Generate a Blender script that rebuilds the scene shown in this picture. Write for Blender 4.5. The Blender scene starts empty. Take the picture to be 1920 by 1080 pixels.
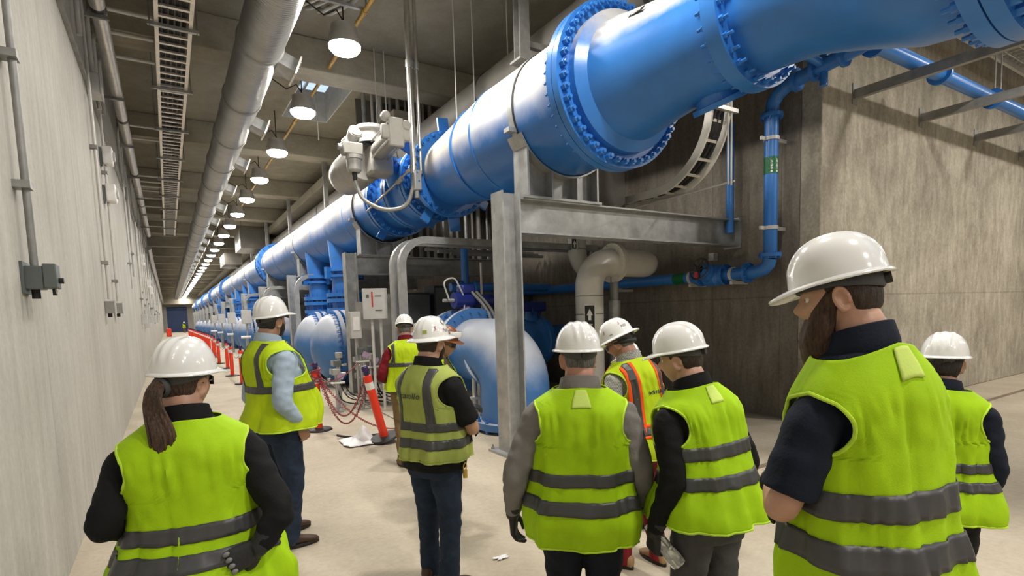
import bpy, math, random
import numpy as np
from mathutils import Vector, Matrix, noise
PI = math.pi
sin, cos, rad = math.sin, math.cos, math.radians
COL = bpy.context.scene.collection
random.seed(7)

# ---------------------------------------------------------------- materials
def lin(r, g, b):
    return tuple(((c / 255) / 12.92 if c / 255 <= 0.04045 else ((c / 255 + 0.055) / 1.055) ** 2.4) for c in (r, g, b))

def newmat(name):
    m = bpy.data.materials.new(name); m.use_nodes = True
    nt = m.node_tree; b = nt.nodes['Principled BSDF']
    return m, nt, b

def N(nt, typ, **kw):
    n = nt.nodes.new(typ)
    for k, v in kw.items():
        if k.startswith('i_'):
            key = k[2:]; key = int(key) if key.isdigit() else key.replace('_', ' ')
            n.inputs[key].default_value = v
        else:
            setattr(n, k, v)
    return n

def coords(nt, scale=(1, 1, 1)):
    tc = N(nt, 'ShaderNodeTexCoord'); mp = N(nt, 'ShaderNodeMapping')
    mp.inputs['Scale'].default_value = scale
    nt.links.new(tc.outputs['Object'], mp.inputs['Vector'])
    return mp.outputs['Vector']

def tex(nt, vec, scale, detail=4, rough=0.6):
    n = N(nt, 'ShaderNodeTexNoise'); n.inputs['Scale'].default_value = scale
    n.inputs['Detail'].default_value = detail; n.inputs['Roughness'].default_value = rough
    nt.links.new(vec, n.inputs['Vector'])
    return n.outputs['Fac']

def ramp(nt, fac, stops):
    r = N(nt, 'ShaderNodeValToRGB'); e = r.color_ramp.elements
    e[0].position, e[0].color = stops[0][0], (*stops[0][1], 1)
    e[1].position, e[1].color = stops[-1][0], (*stops[-1][1], 1)
    for p, c in stops[1:-1]:
        q = e.new(p); q.color = (*c, 1)
    nt.links.new(fac, r.inputs['Fac'])
    return r.outputs['Color']

def mix(nt, fac, a, b, mode='MIX'):
    n = N(nt, 'ShaderNodeMix', data_type='RGBA', blend_type=mode)
    for sock, v in ((n.inputs[0], fac), (n.inputs[6], a), (n.inputs[7], b)):
        if hasattr(v, 'is_linked'): nt.links.new(v, sock)
        elif isinstance(v, (int, float)): sock.default_value = v
        else: sock.default_value = (*v, 1)
    return n.outputs[2]

def bump(nt, b, h, strength=0.2, dist=0.01):
    n = N(nt, 'ShaderNodeBump'); n.inputs['Strength'].default_value = strength
    n.inputs['Distance'].default_value = dist
    nt.links.new(h, n.inputs['Height']); nt.links.new(n.outputs['Normal'], b.inputs['Normal'])

def plain(name, col, rough=0.5, metal=0.0, var=0.12, vscale=6.0, bmp=0.0, bscale=60.0, spec=None, coat=0.0, bdist=0.004, stretch=(1, 1, 1)):
    m, nt, b = newmat(name)
    v = coords(nt, stretch)
    f = tex(nt, v, vscale)
    lo = tuple(c * (1 - var) for c in col); hi = tuple(min(1, c * (1 + var)) for c in col)
    nt.links.new(ramp(nt, f, [(0.3, lo), (0.7, hi)]), b.inputs['Base Color'])
    b.inputs['Roughness'].default_value = rough; b.inputs['Metallic'].default_value = metal
    if spec is not None: b.inputs['Specular IOR Level'].default_value = spec
    if coat: b.inputs['Coat Weight'].default_value = coat; b.inputs['Coat Roughness'].default_value = 0.08
    if bmp: bump(nt, b, tex(nt, v, bscale, 3), bmp, bdist)
    return m

def concrete(name, lo, mid, hi, streak=(1.6, 1.6, 0.12), seam=0.0, axis=0, rough=0.85, lift=None, sscale=5.0):
    m, nt, b = newmat(name)
    vs = coords(nt, streak); v = coords(nt)
    s = tex(nt, vs, sscale, 6, 0.62); blot = tex(nt, v, 0.7, 5, 0.6); fine = tex(nt, v, 22, 4, 0.6)
    a = mix(nt, 0.5, s, blot); a = mix(nt, 0.22, a, fine)
    colr = ramp(nt, a, [(0.36, lo), (0.5, mid), (0.63, hi)])
    sx = N(nt, 'ShaderNodeSeparateXYZ'); nt.links.new(v, sx.inputs[0])
    def line(sock, period, width, offset=0.0):
        m0 = N(nt, 'ShaderNodeMath', operation='ADD'); m0.inputs[1].default_value = offset
        nt.links.new(sock, m0.inputs[0])
        m1 = N(nt, 'ShaderNodeMath', operation='PINGPONG'); m1.inputs[1].default_value = period / 2
        nt.links.new(m0.outputs[0], m1.inputs[0])
        m2 = N(nt, 'ShaderNodeMath', operation='LESS_THAN'); m2.inputs[1].default_value = width
        nt.links.new(m1.outputs[0], m2.inputs[0])
        m3 = N(nt, 'ShaderNodeMath', operation='MULTIPLY'); m3.inputs[1].default_value = 0.35
        nt.links.new(m2.outputs[0], m3.inputs[0])
        return m3.outputs[0]
    if seam:
        colr = mix(nt, line(sx.outputs[axis], seam, 0.008), colr, tuple(c * 0.6 for c in lo))
    if lift:
        colr = mix(nt, line(sx.outputs[2], 50, 0.012, -lift), colr, tuple(c * 0.6 for c in lo))
    nt.links.new(colr, b.inputs['Base Color'])
    b.inputs['Roughness'].default_value = rough; b.inputs['Specular IOR Level'].default_value = 0.3
    bump(nt, b, mix(nt, 0.4, s, fine), 0.35, 0.012)
    return m

def emit(name, col, strength):
    m, nt, b = newmat(name)
    b.inputs['Base Color'].default_value = (*col, 1)
    b.inputs['Emission Color'].default_value = (*col, 1); b.inputs['Emission Strength'].default_value = strength
    return m

def bluepaint(name, col, rough=0.28, cream=0.0, d0=.15, d1=.62):
    m, nt, b = newmat(name)
    v = coords(nt)
    f = tex(nt, v, 2.2, 5)
    c = ramp(nt, f, [(0.3, tuple(x * 0.88 for x in col)), (0.7, tuple(min(1, x * 1.1) for x in col))])
    if cream:  # cream mixed in where the normal turns upward, broken by noise
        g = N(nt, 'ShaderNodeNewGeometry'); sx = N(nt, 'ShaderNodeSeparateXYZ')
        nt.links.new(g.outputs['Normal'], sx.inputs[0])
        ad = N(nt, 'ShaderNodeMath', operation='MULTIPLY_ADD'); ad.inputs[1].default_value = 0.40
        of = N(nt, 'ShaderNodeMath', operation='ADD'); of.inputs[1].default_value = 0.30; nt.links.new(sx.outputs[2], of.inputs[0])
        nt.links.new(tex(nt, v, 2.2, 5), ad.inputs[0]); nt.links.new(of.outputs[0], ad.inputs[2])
        d = ramp(nt, ad.outputs[0], [(d0, (0, 0, 0)), (d1, (cream, cream, cream))])
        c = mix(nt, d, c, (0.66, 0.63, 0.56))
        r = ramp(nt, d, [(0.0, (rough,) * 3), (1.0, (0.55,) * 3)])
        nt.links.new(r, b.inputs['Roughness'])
    else:
        b.inputs['Roughness'].default_value = rough
    nt.links.new(c, b.inputs['Base Color'])
    bump(nt, b, tex(nt, v, 18, 3), 0.06, 0.01)
    return m

def spiral(name):
    m, nt, b = newmat(name)
    v = coords(nt)
    w = N(nt, 'ShaderNodeTexWave', bands_direction='Y'); w.inputs['Scale'].default_value = 6.0
    w.inputs['Distortion'].default_value = 0.0
    nt.links.new(v, w.inputs['Vector'])
    f = tex(nt, v, 1.5, 4)
    nt.links.new(ramp(nt, f, [(0.3, (0.30, 0.30, 0.29)), (0.7, (0.44, 0.44, 0.425))]), b.inputs['Base Color'])
    b.inputs['Metallic'].default_value = 0.85; b.inputs['Roughness'].default_value = 0.36
    bump(nt, b, w.outputs['Fac'], 0.5, 0.012)
    return m

M = {}
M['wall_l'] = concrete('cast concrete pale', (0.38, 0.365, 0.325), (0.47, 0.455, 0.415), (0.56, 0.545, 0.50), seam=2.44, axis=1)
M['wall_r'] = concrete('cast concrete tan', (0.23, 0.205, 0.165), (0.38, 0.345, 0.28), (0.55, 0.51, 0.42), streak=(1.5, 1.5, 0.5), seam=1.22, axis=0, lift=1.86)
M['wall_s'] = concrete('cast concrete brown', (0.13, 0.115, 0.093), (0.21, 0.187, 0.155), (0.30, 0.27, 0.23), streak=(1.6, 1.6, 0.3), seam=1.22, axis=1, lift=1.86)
M['ceil'] = concrete('precast concrete soffit', (0.24, 0.215, 0.165), (0.30, 0.275, 0.215), (0.36, 0.33, 0.265), streak=(0.6, 0.6, 0.6))
M['beam'] = concrete('precast concrete beam', (0.27, 0.245, 0.19), (0.35, 0.32, 0.255), (0.42, 0.39, 0.315), streak=(0.5, 1, 1))
M['floor'] = concrete('troweled floor slab', (0.36, 0.31, 0.235), (0.47, 0.41, 0.32), (0.57, 0.51, 0.41), streak=(0.8, 0.5, 1), rough=0.75, sscale=1.6)
BLUE = (0.026, 0.165, 0.53)
M['blue'] = bluepaint('gloss blue pipe paint', BLUE, 0.3, cream=0.95)
M['bluec'] = bluepaint('gloss blue pipe paint clean', (0.035, 0.19, 0.58), 0.3)
M['blued'] = bluepaint('gloss blue pipe paint, cream crown', (0.035, 0.19, 0.58), 0.3, cream=0.8, d0=.75, d1=1.0)
M['bluep'] = bluepaint('pale blue pump paint', (0.05, 0.18, 0.46), 0.4, cream=0.6, d0=.55, d1=1.0)
M['navy'] = bluepaint('navy actuator paint', (0.015, 0.03, 0.22), 0.35)
M['galv'] = plain('galvanised steel', (0.42, 0.43, 0.43), 0.45, 0.55, 0.22, 5, 0.05)
M['galvd'] = plain('weathered steel frame', (0.30, 0.30, 0.29), 0.5, 0.4, 0.25, 5, 0.05)
M['conduit'] = plain('zinc conduit', (0.62, 0.61, 0.58), 0.3, 0.85, 0.1, 5)
M['conduitw'] = plain('pale conduit', (0.62, 0.61, 0.58), 0.45, 0.1, 0.1, 5)
M['alum'] = plain('mill aluminium', (0.72, 0.70, 0.66), 0.35, 0.7, 0.1, 8)
M['spiral'] = spiral('spiral seam duct')
M['ductg'] = plain('grey duct wrap', (0.16, 0.15, 0.132), 0.55, 0.25, 0.15, 2, 0.1, 15)
M['white'] = plain('white pipe enamel', (0.74, 0.72, 0.66), 0.3, 0, 0.05, 3)
M['actg'] = plain('pale grey actuator paint', (0.36, 0.35, 0.325), 0.38, 0, 0.1, 5, 0.05, 30)
M['black'] = plain('black rubber', (0.015, 0.015, 0.016), 0.6)
M['blackp'] = plain('black plastic', (0.02, 0.02, 0.022), 0.35)
M['yellow'] = plain('yellow gas pipe paint', (0.55, 0.33, 0.06), 0.4)
M['housing'] = plain('cast lamp housing', (0.50, 0.49, 0.47), 0.4, 0.2)
M['lens'] = emit('lit lamp lens', (1.0, 0.97, 0.90), 30.0)
M['glass'] = plain('skylight glazing', (0.9, 0.93, 0.95), 0.05)
M['glass'].node_tree.nodes['Principled BSDF'].inputs['Transmission Weight'].default_value = 1.0
M['whitep'] = plain('white painted curb', (0.8, 0.82, 0.84), 0.6)
M['door'] = plain('blue roll door', (0.035, 0.075, 0.22), 0.5, 0, 0.1, 3)
M['orange'] = plain('orange post plastic', (0.85, 0.045, 0.012), 0.4, 0, 0.06)
M['refl'] = plain('white reflective band', (0.85, 0.83, 0.82), 0.35)
M['purple'] = plain('dark purple clip', (0.035, 0.02, 0.10), 0.4)
M['chain'] = plain('red plastic chain', (0.30, 0.05, 0.06), 0.45)
M['rope'] = plain('grey rope', (0.2, 0.17, 0.16), 0.8)
M['paper'] = plain('white plastic sheet', (0.82, 0.82, 0.84), 0.5, 0, 0.05, 10, 0.3, 20)
M['signk'] = plain('black sign face', (0.012, 0.012, 0.012), 0.4)
M['signw'] = plain('white sign ink', (0.85, 0.85, 0.83), 0.5)
M['green'] = plain('green pipe marker', (0.005, 0.14, 0.05), 0.4)
M['redp'] = plain('red tag', (0.55, 0.02, 0.02), 0.4)
M['boxg'] = plain('grey enclosure enamel', (0.55, 0.55, 0.54), 0.4, 0, 0.06, 6)
M['boxd'] = plain('dark grey device case', (0.11, 0.125, 0.125), 0.45, 0, 0.1, 6)
M['panel'] = plain('grey back plate', (0.30, 0.295, 0.27), 0.6, 0.1, 0.15, 4)
M['dark'] = plain('dark cast iron', (0.045, 0.047, 0.05), 0.5, 0.3)
M['cable'] = plain('black cable jacket', (0.02, 0.018, 0.02), 0.6)
M['lav'] = plain('lavender tag', (0.40, 0.28, 0.42), 0.6)
M['hose'] = plain('grey armoured hose', (0.30, 0.30, 0.28), 0.45, 0.2, 0.1, 30)
M['joint'] = plain('brown floor joint filler', (0.20, 0.15, 0.11), 0.8, 0, .35, 3)
M['wood'] = plain('yellow label', (0.55, 0.50, 0.05), 0.5)

# ---------------------------------------------------------------- mesh builder
def frame_for(d):
    d = Vector(d).normalized()
    up = Vector((0, 0, 1)) if abs(d.z) < 0.95 else Vector((0, 1, 0))
    x = up.cross(d).normalized(); y = d.cross(x)
    return x, y, d

def base_of(p):
    o = Vector((0, 0, 0))
    while p is not None:
        o = o + p.location; p = p.parent
    return o

class MB:
    def __init__(s): s.v = []; s.f = []
    def add(s, vs, fs):
        n = len(s.v); s.v += [tuple(v) for v in vs]; s.f += [tuple(i + n for i in f) for f in fs]; return s
    def bx(s, x0, x1, y0, y1, z0, z1):
        vs = [(x, y, z) for z in (z0, z1) for y in (y0, y1) for x in (x0, x1)]
        return s.add(vs, [(0, 2, 3, 1), (4, 5, 7, 6), (0, 1, 5, 4), (2, 6, 7, 3), (0, 4, 6, 2), (1, 3, 7, 5)])
    def box(s, c, size, rot=None):
        hx, hy, hz = (q / 2 for q in size); vs = []
        for z in (-hz, hz):
            for y in (-hy, hy):
                for x in (-hx, hx):
                    p = Vector((x, y, z)); p = rot @ p if rot is not None else p
                    vs.append(Vector(c) + p)
        return s.add(vs, [(0, 2, 3, 1), (4, 5, 7, 6), (0, 1, 5, 4), (2, 6, 7, 3), (0, 4, 6, 2), (1, 3, 7, 5)])
    def lathe(s, prof, p0, axis, n=32, closed=False):
        # prof: list of (radius, distance along axis)
        x, y, d = frame_for(axis); p0 = Vector(p0); vs = []; fs = []
        for r, t in prof:
            for k in range(n):
                a = 2 * PI * k / n
                vs.append(p0 + d * t + x * (r * cos(a)) + y * (r * sin(a)))
        m = len(prof)
        for i in range(m - 1 if not closed else m):
            j = (i + 1) % m
            for k in range(n):
                k2 = (k + 1) % n
                fs.append((i * n + k, i * n + k2, j * n + k2, j * n + k))
        return s.add(vs, fs)
    def cyl(s, p0, p1, r0, r1=None, n=20, caps=True):
        r1 = r0 if r1 is None else r1
        d = Vector(p1) - Vector(p0); L = d.length
        prof = [(r0, 0), (r1, L)]
        if caps: prof = [(1e-4, 0)] + prof + [(1e-4, L)]
        return s.lathe(prof, p0, d, n)
    def tube(s, pts, r, n=10, caps=True):
        pts = [Vector(p) for p in pts]; m = len(pts)
        rs = [r] * m if isinstance(r, (int, float)) else list(r)
        T = []
        for i in range(m):
            a = pts[max(0, i - 1)]; b = pts[min(m - 1, i + 1)]
            T.append((b - a).normalized() if (b - a).length > 1e-9 else Vector((0, 0, 1)))
        x, y, _ = frame_for(T[0]); vs = []; fs = []
        for i in range(m):
            if i:
                q = T[i - 1].rotation_difference(T[i]); x = q @ x; y = q @ y
            for k in range(n):
                a = 2 * PI * k / n
                vs.append(pts[i] + x * (rs[i] * cos(a)) + y * (rs[i] * sin(a)))
        for i in range(m - 1):
            for k in range(n):
                k2 = (k + 1) % n
                fs.append((i * n + k, i * n + k2, (i + 1) * n + k2, (i + 1) * n + k))
        if caps:
            fs.append(tuple(range(n - 1, -1, -1))); fs.append(tuple((m - 1) * n + k for k in range(n)))
        return s.add(vs, fs)
    def ring(s, c, axis, r_out, r_in, th, n=40):
        return s.lathe([(r_in, -th / 2), (r_out, -th / 2), (r_out, th / 2), (r_in, th / 2)], c, axis, n, closed=True)
    def bolts(s, c, axis, r, num, size, length, both=True, phase=0.5):
        x, y, d = frame_for(axis); c = Vector(c)
        for k in range(num):
            a = 2 * PI * (k + phase) / num
            p = c + x * (r * cos(a)) + y * (r * sin(a))
            for sg in ((1, -1) if both else (1,)):
                s.cyl(p, p + d * sg * length, size, size, 6)
                s.cyl(p, p + d * sg * (length * 1.5), size * 0.5, size * 0.5, 6)
        return s
    def ibeam(s, p0, p1, w, h, tf=0.02, tw=0.014, up=(0, 0, 1)):
        p0 = Vector(p0); p1 = Vector(p1); d = (p1 - p0); L = d.length; d.normalize()
        u = Vector(up); u = (u - d * u.dot(d)).normalized(); sd = d.cross(u)
        R = Matrix((sd, d, u)).transposed(); c = (p0 + p1) / 2
        s.box(c + u * (h / 2 - tf / 2), (w, L, tf), R); s.box(c - u * (h / 2 - tf / 2), (w, L, tf), R)
        s.box(c, (tw, L, h - 2 * tf), R)
        return s
    def elbow(s, c, a, b, R, r, n=20, seg=10):
        # quarter bend: starts at c + a*R going to c + b*R around centre c (a, b unit, perpendicular)
        c = Vector(c); a = Vector(a); b = Vector(b)
        return s.tube([c + a * (R * cos(t)) + b * (R * sin(t)) for t in [PI / 2 * i / seg for i in range(seg + 1)]], r, n)
    def build(s, name, mat, parent=None, origin=None, angle=35, bevel=0.0, smooth=True):
        me = bpy.data.meshes.new(name)
        o = Vector(origin) if origin is not None else Vector((0, 0, 0))
        off = base_of(parent) + o
        me.from_pydata([(v[0] - off.x, v[1] - off.y, v[2] - off.z) for v in s.v], [], s.f)
        me.validate(); me.update()
        if smooth:
            me.polygons.foreach_set('use_smooth', [True] * len(me.polygons))
            me.set_sharp_from_angle(angle=rad(angle))
        me.materials.append(mat)
        ob = bpy.data.objects.new(name, me); COL.objects.link(ob)
        ob.location = o
        if parent is not None: ob.parent = parent
        if bevel:
            bv = ob.modifiers.new('bevel', 'BEVEL'); bv.width = bevel; bv.segments = 2; bv.limit_method = 'ANGLE'
        return ob

def bolt_ring(c, axis, r, num, size, length, parent, mat, phase=0.5, name='bolt'):
    # every bolt a part of its own, all sharing one mesh
    x, y, d = frame_for(axis); c = Vector(c); first = None
    b = MB(); b.cyl(-d * length, d * length, size, size, 6); b.cyl(-d * length * 1.5, d * length * 1.5, size * .5, size * .5, 6)
    for k in range(num):
        a = 2 * PI * (k + phase) / num; loc = c + x * (r * cos(a)) + y * (r * sin(a)) - base_of(parent)
        if first is None:
            first = b.build(name, mat); first.parent = parent; first.location = loc
        else: part(first, parent, loc)

def thing(name, label, cat, loc=(0, 0, 0), group=None):
    o = bpy.data.objects.new(name, None); COL.objects.link(o); o.empty_display_size = 0.1
    o.location = loc; o['label'] = label; o['category'] = cat
    if group: o['group'] = group
    return o

def tag(o, label, cat, group=None):
    o['label'] = label; o['category'] = cat
    if group: o['group'] = group
    return o

def struct(o):
    o['kind'] = 'structure'; return o

def dup(root, loc, label=None, group=None, name=None):
    r = root.copy(); COL.objects.link(r); r.location = loc
    if label: r['label'] = label
    if group: r['group'] = group
    def rec(a, b):
        for ch in [o for o in a.children]:
            c = ch.copy(); COL.objects.link(c); c.parent = b
            rec(ch, c)
    rec(root, r)
    return r

def part(src, parent, loc):
    c = src.copy(); COL.objects.link(c); c.parent = parent; c.location = loc; return c

def text_mesh(body, size, extrude=0.0008, align='CENTER', shear=0.0):
    cu = bpy.data.curves.new('tmp_text', 'FONT'); cu.body = body; cu.size = size; cu.extrude = extrude; cu.shear = shear
    cu.align_x = align; cu.align_y = 'CENTER'; cu.resolution_u = 3
    tmp = bpy.data.objects.new('tmp_text', cu); COL.objects.link(tmp)
    dg = bpy.context.evaluated_depsgraph_get(); dg.update()
    me = bpy.data.meshes.new_from_object(tmp.evaluated_get(dg))
    bpy.data.objects.remove(tmp); bpy.data.curves.remove(cu)
    return me

def marks(n, w, h, seed=1):
    # illegible printed strokes along x, centred
    r = random.Random(seed); mb = MB(); x = -w / 2
    while x < w / 2:
        q = w / n * r.uniform(.5, .8); y0 = -h / 2 * r.uniform(.6, 1); y1 = h / 2 * r.uniform(.6, 1)
        mb.bx(x, x + q * .45, y0, y1, 0, .0012); mb.bx(x + q * .45, x + q, y0 if r.random() < .5 else y1 - h * .2, (y0 + h * .2) if r.random() < .5 else y1, 0, .0012)
        x += w / n
    return mb

def text(body, size, mat, parent, M4, name='lettering', extrude=0.0008, align='CENTER', shear=0.0, local=False):
    me = text_mesh(body, size, extrude, align, shear); me.name = name
    me.transform(M4)
    if not local: me.transform(Matrix.Translation(-base_of(parent)))
    me.materials.clear(); me.materials.append(mat)
    ob = bpy.data.objects.new(name, me); COL.objects.link(ob); ob.parent = parent
    return ob

def basis(o, x, y):
    x = Vector(x).normalized(); y = Vector(y).normalized(); z = x.cross(y)
    m = Matrix((x, y, z)).transposed().to_4x4(); m.translation = Vector(o); return m

# ---------------------------------------------------------------- camera
H = 1.75
def look(yaw, pitch, roll):
    f = Vector((sin(yaw) * cos(pitch), cos(yaw) * cos(pitch), sin(pitch)))
    r = Vector((cos(yaw), -sin(yaw), 0)); u = r.cross(f)
    r2 = r * cos(roll) + u * sin(roll); u2 = -r * sin(roll) + u * cos(roll)
    return Matrix((r2, u2, -f)).transposed().to_4x4()
cd = bpy.data.cameras.new('camera'); cam = bpy.data.objects.new('camera', cd); COL.objects.link(cam)
cam.matrix_world = Matrix.Translation((0, 0, H)) @ look(rad(32.058), rad(-5.194), rad(-1.743))
cd.sensor_fit = 'HORIZONTAL'; cd.sensor_width = 36; cd.lens = 1021.66 * 36 / 1920
cd.shift_y = (678.2 - 540) / 1920; cd.clip_start = 0.05; cd.clip_end = 400
bpy.context.scene.camera = cam
# ---------------------------------------------------------------- the setting
XL, XR, YF, ZC, YE = -0.72, 7.9, 4.3, 7.1, 115.0
struct(MB().bx(XL - .2, 23, -9, YE, -0.2, 0).build('floor', M['floor']))
struct(MB().bx(XL - .3, XL, -9, YE, 0, ZC).build('wall_left', M['wall_l']))
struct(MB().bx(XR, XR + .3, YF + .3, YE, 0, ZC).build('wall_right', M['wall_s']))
struct(MB().bx(XR, 23, YF, YF + .3, 0, ZC).build('wall_front', M['wall_r'], bevel=0.015))
struct(MB().bx(XL - .3, 23.3, -9.3, -9, 0, ZC).build('wall_rear', M['wall_r']))
struct(MB().bx(23, 23.3, -9, YF, 0, ZC).build('wall_side', M['wall_r']))
struct(MB().bx(4.9, 22, 3.45, 3.53, 0, .003).build('trim_1', M['joint'], origin=(10, 3.5, 0)))
# end wall with a roll door opening
DX0, DX1, DZ = 0.05, 2.95, 4.0
we = MB(); we.bx(XL, DX0, YE, YE + .3, 0, ZC); we.bx(DX1, XR, YE, YE + .3, 0, ZC); we.bx(DX0, DX1, YE, YE + .3, DZ, ZC)
struct(we.build('wall_end', M['wall_l']))
dm = MB()
for i in range(20): dm.bx(DX0, DX1, YE + .08 + (.02 if i % 2 else 0), YE + .12, i * DZ / 20, (i + 1) * DZ / 20)
d1 = struct(dm.build('door_1', M['door']))
fm = MB(); fm.bx(DX0 - .12, DX0, YE - .06, YE, 0, DZ + .45); fm.bx(DX1, DX1 + .12, YE - .06, YE, 0, DZ + .45); fm.cyl((DX0 - .1, YE - .2, DZ + .2), (DX1 + .1, YE - .2, DZ + .2), .24)
fm.build('door_frame', M['door'], d1)
struct(MB().bx(XL, XR, YE - 3, YE - 2.4, 4.9, ZC).build('beam_end', M['beam']))
# ceiling with skylight openings
holes = [(2.95, 4.1, 12.9, 15.8), (10.8, 16.5, 1.8, 3.6)]
def slab(x0, x1, y0, y1, z0, z1, hs):
    mb = MB(); xs = sorted({x0, x1, *[h[0] for h in hs], *[h[1] for h in hs]}); ys = sorted({y0, y1, *[h[2] for h in hs], *[h[3] for h in hs]})
    for i in range(len(xs) - 1):
        for j in range(len(ys) - 1):
            cx, cy = (xs[i] + xs[i + 1]) / 2, (ys[j] + ys[j + 1]) / 2
            if any(h[0] < cx < h[1] and h[2] < cy < h[3] for h in hs): continue
            mb.bx(xs[i], xs[i + 1], ys[j], ys[j + 1], z0, z1)
    return mb
struct(slab(XL - .3, 23.3, -9.3, YE + .3, ZC, ZC + .25, holes).build('ceiling', M['ceil'], smooth=False))
for i, (x0, x1, y0, y1) in enumerate(holes):
    w = MB(); t = .08; z0, z1 = ZC + .0, ZC + .8
    w.bx(x0 - t, x0, y0 - t, y1 + t, z0 + .25, z1); w.bx(x1, x1 + t, y0 - t, y1 + t, z0 + .25, z1)
    w.bx(x0, x1, y0 - t, y0, z0 + .25, z1); w.bx(x0, x1, y1, y1 + t, z0 + .25, z1)
    for (a, b, c_, d_) in ((x0, x0 + .02, y0, y1), (x1 - .02, x1, y0, y1), (x0, x1, y0, y0 + .02), (x0, x1, y1 - .02, y1)): w.bx(a, b, c_, d_, z0 - .004, z0 + .3)
    wo = struct(w.build('window_%d' % (i + 1), M['whitep']))
    fr = MB(); fr.bx((x0 + x1) / 2 - .03, (x0 + x1) / 2 + .03, y0, y1, z1 - .06, z1); fr.bx(x0, x1, (y0 + y1) / 2 - .03, (y0 + y1) / 2 + .03, z1 - .06, z1)
    fr.build('frame', M['alum'], wo); MB().bx(x0, x1, y0, y1, z1, z1 + .006).build('pane', M['glass'], wo)
yb = 5.3
while yb < 111:
    struct(MB().bx(XL, XR + (15 if yb < 5 else 0), yb, yb + .65, 6.5, ZC).build('ceiling_beam', M['beam'], bevel=.02))
    yb += 5.9
for yb in (-.6, -6.5): struct(MB().bx(XL, 23, yb, yb + .65, 6.5, ZC).build('ceiling_beam', M['beam'], bevel=.02))
# ledger beams along the right of the hall carrying the cross beams
struct(MB().bx(4.75, 5.3, 12.4, 111, 6.2, 6.5).build('ceiling_girder', M['beam'], bevel=.02))

# ---------------------------------------------------------------- lamps
LX, LZ = 2.72, 6.05
lamp = thing('high_bay_light', 'lit high bay lamp nearest in the row under the ceiling', 'ceiling light', (LX, 9.1, LZ), 'high bay lamps hung in one long row')
MB().lathe([(1e-3, .34), (.12, .34), (.2, .32), (.21, .2), (.24, .14), (.25, .06), (.25, .02)], (LX, 9.1, LZ), (0, 0, 1), 28).build('lamp_housing', M['housing'], lamp)
MB().lathe([(.25, .04), (.245, -.02), (.2, -.07), (.1, -.1), (1e-3, -.105)], (LX, 9.1, LZ), (0, 0, 1), 28).build('lens', M['lens'], lamp)
MB().cyl((LX, 9.1, LZ + .33), (LX, 9.1, ZC), .012, n=8).build('hanger_rod', M['dark'], lamp)
MB().tube([(LX + .05, 9.1, LZ + .33), (LX - .1, 9.1, LZ + .55), (LX - .3, 9.1, LZ + .42), (LX - .6, 9.12, LZ + .6), (LX - .75, 9.12, LZ + .9)], .012, 6).build('power_cord', M['cable'], lamp)
ords = 'second third fourth fifth sixth seventh eighth ninth tenth eleventh twelfth'.split()
lamp_y = [9.1 + 3.2 * i for i in range(33)]
for i, y in enumerate(lamp_y[1:]):
    lab = 'lit high bay lamp, %s from the near end of the row' % ords[i] if i < 11 else 'small far high bay lamp merging into the bright line above the corridor'
    dup(lamp, (LX, y, LZ), lab)
for y in (5.9, 2.7): dup(lamp, (LX, y, LZ), 'lit high bay lamp overhead, nearer than the frame shows')
def disk(x, y, z, power, size=.46, name='lamp_glow'):
    ld = bpy.data.lights.new(name, 'AREA'); ld.shape = 'DISK'; ld.size = size; ld.energy = power; ld.color = (1.0, 0.94, 0.85)
    o = bpy.data.objects.new(name, ld); COL.objects.link(o); o.location = (x, y, z); return o
LP = 125.0
for y in [2.7, 5.9] + lamp_y: disk(LX, y, LZ - .12, LP)
for y in (-.5, -3.7, -6.9):
    dup(lamp, (LX, y, LZ), 'lit high bay lamp overhead, nearer than the frame shows'); disk(LX, y, LZ - .12, LP)
for x in (9.4, 13.8, 18.2):
    for y in (1.0, -4.5):
        dup(lamp, (x, y, LZ), 'lit high bay lamp over the open bay beyond the pipe'); disk(x, y, LZ - .12, LP * 1.1)

def run(pts, r, bend=0.15, n=12):
    # polyline with rounded corners
    pts = [Vector(p) for p in pts]; out = [pts[0]]
    for i in range(1, len(pts) - 1):
        a = (pts[i - 1] - pts[i]); b = (pts[i + 1] - pts[i])
        k = min(bend, a.length * .45, b.length * .45); a.normalize(); b.normalize()
        p0 = pts[i] + a * k; p1 = pts[i] + b * k
        for t in np.linspace(0, 1, 7):
            out.append(p0 * (1 - t) ** 2 + pts[i] * 2 * t * (1 - t) + p1 * t * t)
    out.append(pts[-1])
    return MB().tube(out, r, n)

# yellow pipe carried along the lamp row, pale conduits on a trapeze
yp = thing('yellow_pipe', 'thin yellow pipe running along above the lamps', 'pipe', (3.02, -6, 6.6))
MB().cyl((3.02, -6, 6.6), (3.02, 60, 6.6), .035).build('pipe', M['yellow'], yp)
cpl = MB()
for y in (8.9, 11.6, 14.5, 17.5, 20.5, 23.5): cpl.cyl((3.02, y, 6.6), (3.02, y + .12, 6.6), .045)
cpl.build('couplings', M['yellow'], yp)
for i, (x, lab) in enumerate([(2.36, 'first'), (2.52, 'second'), (2.72, 'third'), (2.87, 'fourth')]):
    tag(run([(x, -6, 6.72), (x, 9.1 - .05 * i, 6.72), (x - .1, 9.9, 6.95), (x - .1, 10.2, 7.08)], .036).build('conduit', M['conduitw'], origin=(x, 2, 6.72)), 'pale conduit at the top of the photo, %s of four from the duct' % lab, 'conduit', 'pale conduits beside the nearest lamp')
tz = thing('trapeze_hanger', 'steel trapeze hanger carrying four pale conduits above the nearest lamp', 'hanger', (2.6, 9.0, 6.66))
MB().bx(2.2, 3.1, 8.97, 9.03, 6.64, 6.68).build('channel', M['galv'], tz)
for x in (2.23, 3.07): MB().cyl((x, 9, 6.62), (x, 9, ZC), .012, n=8).build('rod', M['galvd'], tz)

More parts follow.
